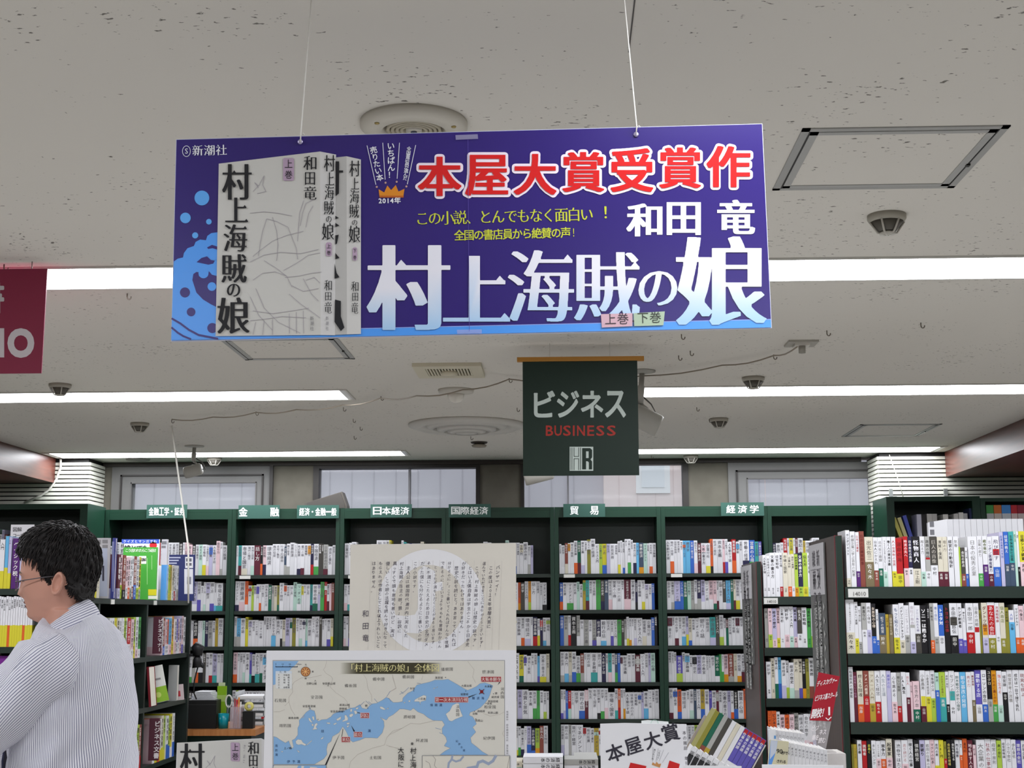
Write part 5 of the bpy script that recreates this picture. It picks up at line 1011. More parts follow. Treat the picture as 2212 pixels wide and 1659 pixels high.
# title bar that fades out at both ends
T0, T1 = 735, 956
def tb(p):
    x = p.x; a, c = fn(T0, 1440)[0], fn(T1, 1440)[0]; k = min((x-a)/(c-a)*5.5, (c-x)/(c-a)*5.5, 1); k = max(0, k)
    return tuple(LAND[i]+((64, 60, 40)[i]-LAND[i])*k for i in range(3))
for i in range(44): f.rect(T0+i*(T1-T0)/44, 1431.5, T0+(i+1)*(T1-T0)/44, 1455.5, 2, tb)
f.text('「村上海賊の娘」全体図', 747, 1452, 19, 3, (232, 224, 160), 'm10', 18.4)
tn = lambda s, x, y, sz, c=(70, 68, 72), st='m2', **k: f.text(s, x, y, sz, 3, c, st, **k)
for s, u, v in (('備中国', 1505, 455), ('備後国', 1118, 545), ('安芸国', 648, 705), ('石見国', 145, 750), ('周防国', 212, 1098), ('伊予国', 950, 1540), ('土佐国', 1460, 1540)): x, y = u1(u, v); tn(s, x, y, 8.2, adv=8.8)
for s, u, v in (('播磨国', 722, 318), ('摂津国', 1290, 355), ('備前国', 186, 423), ('讃岐国', 202, 977), ('和泉国', 1316, 840), ('阿波国', 374, 1303), ('紀伊国', 1304, 1272)): x, y = u2(u, v); tn(s, x, y, 8.2, adv=8.8)
for s, u, v in (('河内国', 1545, 540), ('淡路国', 928, 785)): x, y = u2(u, v); tn(s, x, y, 8, vertical=True, adv=8.4)
for s, u, v in (('日野山城', 588, 508), ('安芸郡山城', 810, 508), ('安芸草津城', 536, 822), ('新高山城', 1048, 804), ('賀儀城', 1042, 856), ('安芸高崎城', 920, 894), ('厳島合戦', 340, 984), ('鞆', 1400, 815), ('上ノ関', 275, 1402)): x, y = u1(u, v); tn(s, x, y, 5.6, (54, 52, 56), 'r')
for s, u, v in (('英賀城', 640, 428), ('大蔵谷城', 1002, 538), ('岩屋城', 992, 656), ('木津砦', 1322, 548), ('堺', 1465, 645), ('綾井城', 1420, 694), ('岸和田城', 1370, 754), ('貝塚', 1356, 786), ('高嶋城', 1222, 890), ('淡輪', 1156, 924), ('和歌山', 1196, 1020), ('牛窓', 290, 578), ('小豆島', 402, 720), ('和泉山脈', 1370, 912)): x, y = u2(u, v); tn(s, x, y, 5.6, (74, 72, 78), 'r')
for s, u, v in (('燧', 790, 1170), ('灘', 1438, 1165), ('伊予灘', 320, 1592)): x, y = u1(u, v); tn(s, x, y, 7, (64, 96, 140), 'r', adv=11)
for s, u, v in (('播磨灘', 570, 808), ('難波海', 1150, 712)): x, y = u2(u, v); tn(s, x, y, 6.5, (64, 96, 140), 'r', adv=10)
for i, c in enumerate('周防灘'): x, y = u1(155, 1370+i*62); tn(c, x, y, 6.2, (64, 96, 140), 'r')
for i, c in enumerate('紀伊水道'): x, y = u2(925+i*32, 1305+i*42); tn(c, x, y, 5.6, (64, 96, 140), 'r')
for u, v in ((1440, 830), (750, 985), (382, 1390), (207, 370)): f.disc(*u1(u, v), .9, 3, (40, 40, 44), 10)
for u, v in ((784, 405), (346, 592), (1064, 594), (1447, 632), (1345, 765), (1186, 874), (1204, 980)): f.disc(*u2(u, v), .9, 3, (40, 40, 44), 10)
for u, v in ((713, 452), (890, 518), (634, 835), (1180, 815), (1106, 872)): x, y = u1(u, v); f.line([(x-1.8, y+1.4), (x, y-1.4), (x+1.8, y+1.4)], .6, 3, (70, 68, 72))
RB = (168, 46, 50)
def flag(s, fu, u, v, w, h):
    x, y = fu(u, v); f.rect(x, y, x+w, y+h, 3.5, (244, 214, 214)); f.rect(x+.8, y+.8, x+w-.8, y+h-.8, 4, RB); n = len(s); pit = (w-2.4)/n
    for i, c in enumerate(s):
        if c == '一': f.rect(x+1.4+i*pit, y+h/2-.6, x+1+(i+1)*pit, y+h/2+.6, 5, (248, 232, 228))
        else: f.cbox(c, x+1.4+i*pit, y+2, x+1+(i+1)*pit, y+h-2, 5, (248, 232, 228), 'm14')
flag('因島', u1, 1336, 893, 19.5, 12); flag('能島', u1, 1243, 1156, 19, 12); flag('来島', u1, 1072, 1226, 19.5, 12); flag('大坂本願寺', u2, 1273, 392, 44.5, 12); flag('第一次木津川合戦', u2, 635, 675, 72.5, 12)
INK = (34, 32, 40)
f.poly([u2(1098, 672), u2(1098, 690), u2(1230, 630)], 3.4, INK); f.poly([u2(1530, 462), u2(1555, 458), u2(1506, 512)], 3.4, INK); f.poly([u1(1062, 1155), u1(868, 1616), u1(845, 1616)], 3.2, INK)
f.line([u1(1095, 1120), u1(1078, 1228)], 1, 3.2, INK); f.poly([u1(1208, 1066), u1(1262, 1150), u1(1244, 1158)], 3.2, INK); f.line([u1(1295, 890), u1(1340, 900)], 1.2, 3.2, INK)
x, y = u2(1285, 602); f.line([(x-5, y-5), (x+5, y+5)], 1.6, 4, (110, 20, 24)); f.line([(x-5, y+5), (x+5, y-5)], 1.6, 4, (110, 20, 24)); f.disc(x, y, 3.6, 4.5, (130, 24, 30), 12)
# compass, scale bar and key
x, y = u1(578, 326); f.disc(x, y, 10.6, 2.5, (96, 62, 48)); f.disc(x, y, 9.6, 3, (206, 140, 84))
for k in range(16): a = k*pi/8; f.poly([(x+9*cos(a), y+9*sin(a)), (x+4*cos(a+.2), y+4*sin(a+.2)), (x+4*cos(a-.2), y+4*sin(a-.2))], 3.5, (236, 196, 140) if k % 2 else (116, 66, 46))
f.disc(x, y, 4.2, 4, (224, 150, 90)); f.disc(x, y, 2.2, 4.4, (236, 196, 130), 12)
for s, u, v in (('北', 566, 243), ('南', 564, 434), ('西', 472, 340), ('東', 662, 340)): tn(s, *u1(u, v), 4.6, (60, 56, 60), 'r')
f.line([u1(165, 258), u1(466, 258)], 1.4, 3, (30, 44, 70)); [f.line([u1(u, 246), u1(u, 262)], .9, 3, (30, 44, 70)) for u in (165, 262, 362, 466)]
[tn(s, *u1(u, 235), 4.4, (60, 70, 90), 'r') for s, u in (('0', 160), ('10', 244), ('20', 345), ('30km', 452))]
f.rect(*u1(163, 318), *u1(390, 562), 2.4, (226, 228, 226)); f.rect(*u1(163, 318), *u1(386, 350), 2.8, (214, 226, 236))
tn('凡　例', *u1(215, 347), 5, (60, 60, 66), 'r'); [tn(s, *u1(270, 388+i*34), 4.6, (70, 70, 76), 'r') for i, s in enumerate(('市街地', '仏　閣', '神　社', '城　址', '　　砦', '合戦場'))]; [tn(s, *u1(196, 420+i*34), 4.2, (70, 70, 76), 'r') for i, s in enumerate('卍开凸凸乂')]
# inset maps at the bottom
f.rect(*u2(462, 1484), *u2(1678, 2700), 5, MG); f.rect(*u2(468, 1490), *u2(1672, 2700), 5.5, (224, 220, 208))
for P, w in (([(880, 1490), (870, 1540), (830, 1590), (822, 1659), (830, 1760)], 4.5), ([(870, 1540), (930, 1568), (990, 1550), (1030, 1500)], 4), ([(1480, 1492), (1440, 1560), (1380, 1600), (1300, 1560), (1240, 1580), (1220, 1640), (1100, 1659), (1000, 1720)], 6)): f.line(p2_(P), w, 6, (160, 172, 196))
for P in ([(610, 1490), (650, 1540), (630, 1620), (660, 1659), (660, 1740)], [(510, 1560), (560, 1590), (580, 1659), (600, 1740)], [(1670, 1500), (1640, 1659)]): f.line(p2_(P), .6, 6, (120, 110, 110))
tn('長', *u2(1256, 1526), 5.5, st='r'); tn('柄', *u2(1180, 1562), 5.5, st='r'); tn('（川淀旧）川', *u2(925, 1640), 6, (96, 110, 140), 'r', adv=6.6); tn('森口（守口）', *u2(1470, 1600), 5, st='r')
f.rect(*u1(128, 1616), *u1(866, 2400), 5, MG); f.rect(*u1(134, 1622), *u1(860, 2400), 5.5, SEA); f.poly(p1_([(150, 1622), (480, 1622), (440, 1700), (300, 1760), (134, 1760), (134, 1640)]), 6, LAND); f.poly(p1_([(520, 1630), (560, 1630), (550, 1680), (525, 1680)]), 6, (228, 226, 218)); f.poly(p1_([(640, 1640), (740, 1650), (720, 1720), (640, 1700)]), 6, LAND)
tn('賀儀城', *u1(160, 1656), 5.5, st='r'); tn('安芸国', *u1(290, 1656), 6); tn('高山城', *u1(640, 1656), 5.5, st='r')
# handwriting on the map
for s, px, py in (('※村上海賊', 885, 1600), ('大阪に攻め', 859, 1613)):
    y = py
    for i, c in enumerate(s): z = 14.5 if c != '※' else 11; f.ch(c, (px+(2 if c == '※' else 0)+(i % 2), y+z), (z*.96, .6), (.4, -z), 7, (40, 38, 42), 'b10'); y += z+(.6 if c != '※' else 3)
for i, c in enumerate('地図製作　綜合精図研究所　蓬生雄司'): f.ch(c, (1093.5, 1540+i*5.6), (4.6, 0), (0, -4.6), 3, (110, 108, 112), 'r', 1)
f.build('map_print', PRINT, mp)
# ------------------------------------------------------------------ hand-written letter
lt, fn = board('letter_board', 'tall cream board with a handwritten Japanese letter, standing behind the map board', 'board', 3.42, [(757, 1177), (758, 1176), (1113, 1173), (1114.5, 1174)], .005, (230, 225, 214))
f = Flat(fn); q = lambda u, v: (740+.3127*u, 1140+.3127*v)
x, y = q(612, 512); f.disc(x, y, 114, .5, (244, 244, 247), 64); x2, y2 = q(598, 525); f.disc(x2, y2, 76, .8, (226, 221, 210), 48, 84)
f.poly([q(*p) for p in ((520, 300), (560, 262), (640, 300), (640, 380), (690, 372), (690, 430), (640, 440), (640, 610), (600, 690), (520, 730), (440, 725), (380, 660), (345, 600), (430, 610), (500, 600), (520, 560))], 1.1, (244, 244, 247))
for i in range(20): u = 1100-i*47.5; f.line([q(u, 225), q(u-22, 842)], .4, 1.3, (212, 208, 203))
LET = ['バンザーイ！！', '　この度は２０１４年本屋大賞に', '選んでいただきまことにありがとうございます！', '　この「村上海賊の娘」は歴史小説です。', '　とはいえ僕自身は学生のころから日本史', 'が好きだったわけではありません。', '　歴史小説を読むと「ああ言ってくれれば', '分かるのに」「こう書いてくれればすんなり理解', 'できるのに」というよりそもそも意味わからん', '　といった不満をいだくことがあると思います。', 'その不満にこたえるため日本史が全然ダメ', 'だった僕にも分かるようにと書いたのが', 'この小説です。', '　主人公は戦国時代瀬戸内に実在した', '村上海賊の当主の娘「景」。容貌に', '真っすぐで頭も意地も悪いけど、実は', '優しい。この娘の活躍を読んで好きになって', 'もらえれば作者としてこれ以上うれしいこと', 'はありません。']
R2 = random.Random(2); IK = (92, 86, 100)
for i, s in enumerate(LET):
    u = 1066-i*47.5; v = 232+(28 if i == 0 else 0); st = min(31, 600/max(len(s), 17))
    for c in s:
        x, y = q(u-v*.035+R2.uniform(-2, 2), v+st); k = st*.3127*R2.uniform(.86, 1.0); a = R2.uniform(-.08, .08)
        f.ch(c, (x, y), (k*cos(a), k*sin(a)-.5), (k*sin(a)+.5, -k*cos(a)), 2, IK, 'r', 1); v += st
for c, v in (('和', 570), ('田', 655), ('竜', 738)): x, y = q(134, v+50); f.ch(c, (x, y), (15, -.8), (.6, -16), 2, IK, 'r')
f.build('letter_print', PRINT, lt)
# ------------------------------------------------------------------ cut-out of the novel
nv, fn = board('book_cutout', 'white cut-out display shaped like a novel with black brush title, left of the map', 'display', 3.38, [(382, 1605), (563, 1595.5), (574, 1600)], .006)
f = Flat(fn); novel(f, lambda u, v: (389+.2515*(u-400), 1606+.25*(v-350)+.0186*(u-400)), 1, two=False)
for i, c in enumerate('Ryo Wada'): f.ch(c, (526-i*.2, 1609+i*5.2), (0, 6), (-7, 0) if 0 else (6, 0), 5, (150, 150, 158), 'r', 1) if c != ' ' else 0
f.build('cover_print', PRINT, nv)
# ------------------------------------------------------------------ award card
aw, fn = board('award_card', 'white award card with tilted black lettering and red strokes, right of the map', 'card', 3.36, [(1296.5, 1563.5), (1350, 1562), (1483, 1564.5)], .004)
f = Flat(fn); q = lambda u, v: (1100+.19*u, 1500+.19*v); BKK = (52, 50, 62)
for c, cx, cy, s, a in (('本', 1205, 662, 212, -.34), ('屋', 1412, 580, 205, -.31), ('大', 1630, 518, 205, -.29), ('賞', 1832, 436, 212, -.28)):
    s *= .19; x, y = q(cx, cy); ex = (s*cos(a), s*sin(a)); ey = (s*sin(a), -s*cos(a)); f.ch(c, (x-(ex[0]+ey[0])/2, y-(ex[1]+ey[1])/2), ex, ey, 1, BKK, 'b18', 3)
f.poly([q(*p) for p in ((1378, 775), (1560, 815), (1500, 1000), (1320, 960))], 1, (206, 36, 36)); f.poly([q(*p) for p in ((1822, 752), (1940, 792), (1900, 950), (1780, 900))], 1, (206, 36, 36))
f.poly([q(*p) for p in ((1620, 800), (1632, 770), (1660, 792), (1676, 764), (1696, 792), (1728, 786), (1712, 832))], 1, (204, 146, 90))
for a, bb in (((1635, 600), (1628, 760)), ((1695, 612), (1668, 760)), ((1755, 630), (1705, 760)), ((1812, 660), (1742, 775))): f.line([q(*a), q(*bb)], .5, 1, (130, 130, 136))
for s, u, v in (('売りたい本', 1640, 618), ('いちばん！', 1698, 628)):
    for i, c in enumerate(s): f.ch(c, q(u-i*6, v+26+i*25), (5, .5), (.5, -5), 1, (80, 78, 86), 'r', 1)
for i, c in enumerate('本の雑誌　増刊'): f.ch(c, q(1968+i*5, 460+i*58), (8.4, 0), (0, -9), 1, (96, 94, 102), 'r')
f.build('lettering', PRINT, aw)
st, fn = board('price_sticker', 'small white card peeking over the top of the award card', 'card', 3.375, [(1385.5, 1557), (1400, 1555.5), (1444, 1559)], .0015, (240, 244, 242))
f = Flat(fn); [f.line([(1414+8*cos(k*.3-3.2), 1563+8*sin(k*.3-3.2)), (1414+8*cos(k*.3-2.9), 1563+8*sin(k*.3-2.9))], .8, 1, (170, 214, 196)) for k in range(11)]; f.build('lettering', PRINT, st)
for i, (a, bb, nm) in enumerate(((1476, 1602, 'left of two white cards along the bottom edge, under the leaning blue books'), (1646, 1822, 'right of two white cards along the bottom edge, under the white books'))):
    board('sign_card', nm, 'card', 3.32, [(a, 1653.5-i*2), (bb, 1655-i*1.5)], .003)
# ------------------------------------------------------------------ leaning books in two card trays
def tray_row(n, px, py, Y, ang, w, h, d, cols, titles, where, group, step=1.0, tray=True):
    o = at(px, py, Y); ca, sa = cos(ang), sin(ang)
    for i in range(n):
        col = cols[min(i, len(cols)-1)]; x = i*w*step
        book(w-.0008, h, d, col[0], titles[min(i, len(titles)-1)], None, col[1], .3, '', '%s book leaning in %s, %s from the left' % (PAL[col[0]][0], where, ORD(i+1)), group, (o.x+x*ca, o.y, o.z-x*sa), (0, ang, 0), 'b12', stripe=col[2] if len(col) > 2 else None)
    if tray:
        t = thing('card_tray', 'card tray holding %s' % where.replace('the ', 'the ', 1).replace('tray of ', ''), 'tray', o, (0, ang, 0)); L = n*w
        MB().box(-w, L, -.004, d+.01, -.006, -.001, (176, 166, 160)).box(L-w*.4, L-w*.4+.004, 0, d+.01, -.001, h*.92, (206, 200, 196)).box(-w, L, d+.006, d+.01, -.001, h*.8, (176, 166, 160)).build('sheet', PRINT, t)
        zb = o.z-L*sa-.02-TZ
        MB().box(L*.2, L*.3, .03, .1, -.15, -.006, (176, 166, 160)).build('foot', PRINT, t)
P2 = ('P', 'W', ('R', .9, .99))
tray_row(12, 1495, 1635, 4.45, .54, .0150, .160, .12, [('V', None), ('F', 'U'), ('G', 'J'), ('D', None), ('W', None), ('C', None), ('W', None), P2], ['', '', '', '', '', '', '', '仕事の英語'], 'the back tray of blue books', 'books in the leaning back tray')
tray_row(7, 1466, 1684, 4.05, .50, .0172, .10, .08, [('W', None, ('K', .08, .78))], ['図解入門'], 'the front tray of black spines', 'books in the leaning front tray')
# ------------------------------------------------------------------ white books in rows
def white_row(n, px, py, Y, w, h, label, group, drop, cov):
    o = at(px, py, Y); o.z -= h
    for i in range(n): book(w-.0006, h, .15, 'W', '考え方' if cov else '力', (120, 120, 126), None, 0, '', label+', %s from the left' % ORD(i+1), group, (o.x+(i+.5)*w, Y+i*.001, o.z-i*drop), (0, 0, 0))
white_row(11, 1699, 1604, 4.2, .0108, .19, 'white book in the front row under the red sign', 'front row of white books', .0022, True)
white_row(8, 1672, 1577, 4.45, .0118, .19, 'white book in the back row under the red sign', 'back row of white books', .0016, False)
cover(1659, 1698, 1600, 1662, 4.17, .012, (206, 200, 170), 'book with a blue and cream cover lettered 90秒で, left of the white books', lambda f: (f.poly([(1659, 1600), (1672, 1601), (1671, 1630), (1664, 1662), (1659, 1662)], 1, (92, 150, 226)), f.poly([(1659, 1600), (1674, 1600), (1673, 1624), (1661, 1642)], 1.5, (196, 204, 220)), f.text('90', 1673, 1629, 14, 2, (50, 48, 46), 'b12', 12), f.text('秒で', 1684, 1629, 8, 2, (50, 48, 46), 'b20', 7), f.text('される', 1675, 1648, 8, 2, (60, 58, 56), 'b16', 7)), tilt=.1)
cover(1662, 1676, 1576, 1600, 4.43, .012, (226, 228, 232), 'white book end with a blue mark in front of the back row of white books', lambda f: f.rect(1672, 1589, 1676, 1596, 1, (90, 150, 210)))
for i in range(2):
    z0 = TZ+.0005; y0 = 4.16+i*.27; a = at(1664, 1640, y0).x; zt_ = (at(1699, 1604, 4.2).z-.19-.026, at(1672, 1577, 4.45).z-.19-.015)[i]
    tag(MB().box(a, a+.15, y0, y0+.2, z0, zt_, (214, 210, 204)).build('card_riser', PRINT), 'plain card riser under the %s row of white books' % ('front', 'back')[i], 'riser')
# ------------------------------------------------------------------ red clear sign
RC = mat('red_acrylic', .15, (176, 44, 58), .5, alpha=.86); CC = mat('clear_acrylic', .08, (214, 210, 212), .5, alpha=.28)
o, fn = plane(4.62, 1780, 1622); rs = thing('acrylic_sign', 'leaning red and clear acrylic sign with slanted white lettering, before the right island', 'sign', o)
def quad(pts, t, m, nm, base=0):
    q = [fn(*p) for p in pts]; A = [Vector((x, base, z)) for x, z in q]; B_ = [Vector((x, base+t, z)) for x, z in q]; b = MB()
    n = len(q); b.face(A, WHT); b.face(B_[::-1], WHT)
    for i in range(n): b.face([A[i], A[(i+1) % n], B_[(i+1) % n], B_[i]], WHT)
    return b.build(nm, m, rs)
quad([(1768, 1452), (1814, 1461), (1783, 1624), (1741, 1608)], .003, CC, 'clear_panel'); quad([(1768, 1452), (1814, 1461), (1795.5, 1558), (1748.5, 1556)], .0006, RC, 'red_print', -.0008)
f = Flat(fn, base=.0012); LW = (238, 232, 234)
def slant(s, x, y, w, hgt, ang, st='b22'):
    for i, c in enumerate(s):
        d = w*i
        if c == 'ー': f.poly([(x+d*.98+1, y+d*ang-hgt*.42), (x+d*.98+w*.95, y+d*ang-hgt*.5), (x+d*.98+w*.95, y+d*ang-hgt*.36), (x+d*.98+1, y+d*ang-hgt*.28)], 1, LW)
        else: f.ch(c, (x+d*.98, y+d*ang), (w*1.02, w*ang), (hgt*.22, -hgt), 1, LW, st)
slant('ディスカヴァー', 1763, 1484, 6.6, 13, -.22); slant('ビジネス書スクール', 1758.5, 1516, 5.6, 14, -.2); slant('開校！', 1750, 1553, 11.5, 22, -.12, 'b30')
for i, (s, x, y) in enumerate((('ビジ', 1751, 1580), ('ネス', 1768, 1588), ('書を', 1752, 1600), ('読む', 1766, 1606))): slant(s, x, y, 8, 13, -.05, 'b16')
f.rect(1789, 1527, 1793, 1545, 1, LW); f.line([(1784, 1551), (1789, 1555), (1795, 1549)], 2, 1, LW)
f.build('lettering', PRINT, rs)
q = fn(1762, 1622); MB().box(q[0]-.05, q[0]+.06, -.03, .05, q[1]-.004, q[1], WHT).build('foot', CC, rs)
tag(MB().box(o.x-.09, o.x+.06, 4.58, 4.72, TZ+.0005, o.z+q[1]-.0045, (206, 202, 196)).build('card_riser', PRINT), 'plain card riser under the red acrylic sign', 'riser')
a = at(1783, 1620, 4.6); tag(MB().box(a.x, a.x+.045, 4.5, 4.56, TZ+.0005, at(1790, 1626, 4.55).z, WHT).build('brochure_holder', CC), 'small clear holder right of the white books', 'holder')
# ------------------------------------------------------------------ low table with piles of books behind the map
t2 = thing('display_table', 'low table carrying flat piles of books between the map and the award card', 'table', (0, 0, 0)); TB = .70
MB().box(-.35, .62, 6.0, 6.6, TB-.03, TB, (150, 120, 90)).build('top', PAINT, t2)
for x in (-.32, .55):
    for y in (6.03, 6.53): MB().box(x, x+.04, y, y+.04, 0, TB-.0305, (110, 86, 64)).build('leg', PAINT, t2)
def pile(px0, px1, pyt, Y, n, cols, where, ty=0):
    a, c = at(px0, pyt, Y).x, at(px1, pyt, Y).x; zt_ = at(px0, pyt, Y).z; th = (zt_-TB)/n
    for i in range(n):
        cd = cols[(n-1-i) % len(cols)]; w = th-.0006; L = c-a
        ex = 'topmost' if i == n-1 else '%s from the top' % ORD(n-i)
        o_ = book(w, L-.004*((i*3) % 3), .16, cd, '経済の本' if i > n-4 else '', None, None, 0, '', '%s book lying flat in the pile %s, %s' % (PAL[cd][0], where, ex), 'books lying in piles on the low table', (a, Y+.004*((i*2) % 3), TB+th*(i+.5)), (0, pi/2, 0), 'b12', stock=True)
pile(1130, 1216, 1635, 6.1, 9, ['W', 'W', 'C', 'W', 'G'], 'right of the map'); pile(1219, 1292, 1640, 6.12, 10, ['G', 'W', 'K', 'W', 'S', 'W'], 'left of the award card'); pile(1240, 1290, 1633, 6.32, 12, ['G', 'G', 'W'], 'behind the award card')
pile(1085, 1128, 1645, 6.15, 9, ['C', 'Q', 'W'], 'half behind the map')

tag(bs.build('book_stock', PAPER), 'closely packed paperbacks filling the wall bookcases and the lower far shelves', 'books', kind='stuff')
# ================================================================== the man
YP = 3.45
pm = lambda px, py: at(px, py, YP)
man = thing('person', 'person with short black hair, glasses and a pinstriped shirt, turned left at the left edge', 'person', (pm(165, 1500).x, YP, 0)); MO = man.location.copy()
SKIN = mat('skin', .5, (204, 152, 133), .35); SKIN.node_tree.nodes['Principled BSDF'].inputs['Subsurface Weight'].default_value = .08
SKIN.node_tree.nodes['Principled BSDF'].inputs['Subsurface Radius'].default_value = (.01, .004, .002)
def L(px, py, y=0): p = pm(px, py)-MO; return Vector((p.x, y, p.z))
def ipol(tab, t):
    if t <= tab[0][0]: return tab[0][1]
    for (a, va), (b, vb) in zip(tab, tab[1:]):
        if t <= b: k = (t-a)/(b-a); k = k*k*(3-2*k)*.5+k*.5; return va+(vb-va)*k
    return tab[-1][1]
g = lambda x, s: math.exp(-(x/s)**2)
# profile in photo pixels by row: front without nose, back of skull, half width (m)
FRT = [(1140, 118), (1150, 92), (1165, 74), (1185, 60), (1205, 53), (1222, 50.5), (1240, 49.5), (1250, 52), (1262, 54.5), (1280, 56), (1292, 57.5), (1303, 59), (1315, 62.5), (1324, 62.5), (1333, 66), (1340, 74), (1346, 88), (1356, 96), (1375, 102), (1400, 106)]
BCK = [(1140, 148), (1150, 172), (1165, 190), (1185, 202), (1205, 206), (1230, 205), (1255, 199), (1280, 188), (1300, 181), (1330, 180), (1365, 186), (1400, 196)]
HWD = [(1140, .016), (1150, .042), (1165, .060), (1185, .072), (1210, .0775), (1240, .0765), (1265, .0735), (1290, .069), (1310, .062), (1325, .0555), (1338, .052), (1350, .053), (1375, .055), (1400, .062)]
rows = []; NS = 64
def head_pt(py, a):
    f, b, w = ipol(FRT, py), ipol(BCK, py), ipol(HWD, py); xf, xb = L(f, py).x, L(b, py).x; z = L((f+b)/2, py).z; xm = xf+(xb-xf)*.56
    ca, sa = cos(a), sin(a); rx = (xm-xf) if ca > 0 else (xb-xm); e = 2.25 if py < 1335 else 2
    q = (abs(ca)**e+abs(sa)**e)**(-1/e); x = xm-rx*ca*q; y = w*sa*q
    if ca > 0:
        n = 0
        if 1236 < py < 1298:
            t = (py-1238)/(1283-1238); n = (.004+.0185*max(0, min(1, t))**1.2) if py < 1284 else .0225*max(0, (1297-py)/13)
            n *= g(y, .0085+.0065*max(0, min(1, (py-1245)/38)))
        n += .005*g(py-1281, 7)*g(abs(y)-.0135, .006)                     # nostril wings
        n += .0058*g(py-1301, 4)*g(y, .021)+.0054*g(py-1310.5, 4.2)*g(y, .019)-.004*g(py-1305.6, 1.8)*g(y, .024)-.003*g(py-1318, 4)*g(y, .02)
        n += .0055*g(py-1330, 8)*g(y, .019)                                # chin
        n += .0044*g(py-1240, 5)*g(abs(y)-.030, .020)                      # brow ridge
        n -= .0095*g(py-1252, 7)*g(abs(y)-.032, .013)                      # eye socket
        n += .0062*g(py-1252.5, 4.2)*g(abs(y)-.031, .0095)                 # eyelid
        n += .0045*g(py-1273, 12)*g(abs(y)-.043, .017)                     # cheek
        n -= .004*g(py-1300, 12)*g(abs(y)-.042, .012)
        x -= n
    return Vector((x, y, z))
def on_face(py, y, out=.0012):
    """point of the face surface at row py and sideways distance y"""
    lo, hi = 0, pi/2*.98
    for _ in range(30):
        m = (lo+hi)/2
        if abs(head_pt(py, m).y) < abs(y): lo = m
        else: hi = m
    p = head_pt(py, math.copysign(lo, y)); return p+Vector((-out*cos(lo), math.copysign(out*sin(lo), y), 0))
py = 1140.0
while py <= 1400: rows.append([head_pt(py, 2*pi*k/NS) for k in range(NS)]); py += 2.0 if 1236 < py < 1340 else 4.0
bm_ = MB(); top = L(133, 1136).z
bm_.grid(rows, (0, 0, 0), caps=True)
for s in (-1, 1):                                                              # ears
    er = []
    for rr, dy in ((1.0, .0), (1.06, .007), (1.02, .012), (.86, .0135), (.74, .009), (.6, .006), (.38, .007), (.16, .005)):
        er.append([Vector((L(150, 1264).x+.0125*rr*cos(a)+.004*sin(a)*rr+.002*(1-rr), s*(.0735+dy*1.35), L(150, 1263).z+.0285*rr*sin(a)*(1 if sin(a) > 0 else .92))) for a in [2*pi*k/28*s for k in range(28)]])
    bm_.grid(er, (0, 0, 0), caps=True)
# neck, shoulders, arms and hands: closed tapering tubes, merged into one skin below
SHX, SHZ = L(160, 1436).x, L(160, 1436).z
def limb(pts, seg=16):
    """pts: (x, y, z, r); adds rounded ends"""
    p = [Vector(q[:3]) for q in pts]; r = [q[3] for q in pts]; a = (p[0]-p[1]).normalized()*r[0]; c = (p[-1]-p[-2]).normalized()*r[-1]
    bm_.tube([p[0]+a, p[0]+a*.7]+p+[p[-1]+c*.7, p[-1]+c], [r[0]*.15, r[0]*.72]+r+[r[-1]*.72, r[-1]*.15], (0, 0, 0), seg)
bm_.lathe([(.02, .80), (.11, .84), (.125, .95), (.108, 1.10), (.112, 1.25), (.118, 1.36), (.10, 1.44), (.06, 1.49), (.054, 1.56)], (0, 0, 0), (0, 0, 0), 32, Matrix(((1, 0, -.02), (0, 1.22, 0), (0, 0, 1))))
EL = {}
for s in (-1, 1):
    sh = Vector((SHX, s*.19, SHZ)); el = Vector((SHX-.20, s*.235, SHZ-.215)); wr = Vector((SHX-.44, s*.15, SHZ-.20)); EL[s] = (sh, el, wr)
    limb([(SHX*.9, s*.07, SHZ+.005, .055), (*sh, .052), (*(sh.lerp(el, .45)), .046), (*el, .037)]); limb([(*el, .038), (*el.lerp(wr, .35), .037), (*el.lerp(wr, .75), .029), (*wr, .0245)])
    d = (wr-el).normalized(); up = Vector((0, 0, 1)); sd = d.cross(up).normalized(); palm = wr+d*.05; fl = -up
    for o_, r_ in ((-.024, .0135), (-.008, .0145), (.008, .0145), (.023, .013)): limb([(*(wr+sd*o_*.55), .0165), (*(palm+sd*o_), r_), (*(palm+d*.034+sd*o_), r_*.86)], 12)
    for o_, ln in ((-.027, .070), (-.009, .080), (.009, .075), (.026, .060)):
        b0 = palm+d*.036+sd*o_; d1 = (d+fl*.25).normalized(); d2 = (d*.75+fl*.7).normalized(); d3 = (d*.35+fl).normalized(); k1 = b0+d1*ln*.48; k2 = k1+d2*ln*.30; k3 = k2+d3*ln*.22
        limb([(*b0, .0092), (*k1, .0086), (*k2, .0078), (*k3, .0068)], 12)
    tb_ = wr+d*.022-sd*.024*s; limb([(*tb_, .0135), (*(tb_+d*.032-sd*.020*s+fl*.012), .0105), (*(tb_+d*.058-sd*.020*s+fl*.026), .0092), (*(tb_+d*.078-sd*.012*s+fl*.034), .0078)], 12)
    limb([(.0, s*.085, .86, .085), (.0, s*.095, .70, .075), (-.005, s*.10, .48, .055), (.012, s*.105, .30, .052), (.02, s*.105, .09, .036)]); limb([(.03, s*.105, .06, .034), (-.06, s*.11, .045, .036), (-.13, s*.115, .035, .026)])
tmp = bm_.build('body_source', SKIN); COL.objects.unlink(tmp); _ls.collection.objects.link(tmp); rm = tmp.modifiers.new('r', 'REMESH'); rm.mode = 'VOXEL'; rm.voxel_size = .0032; rm.use_smooth_shade = True
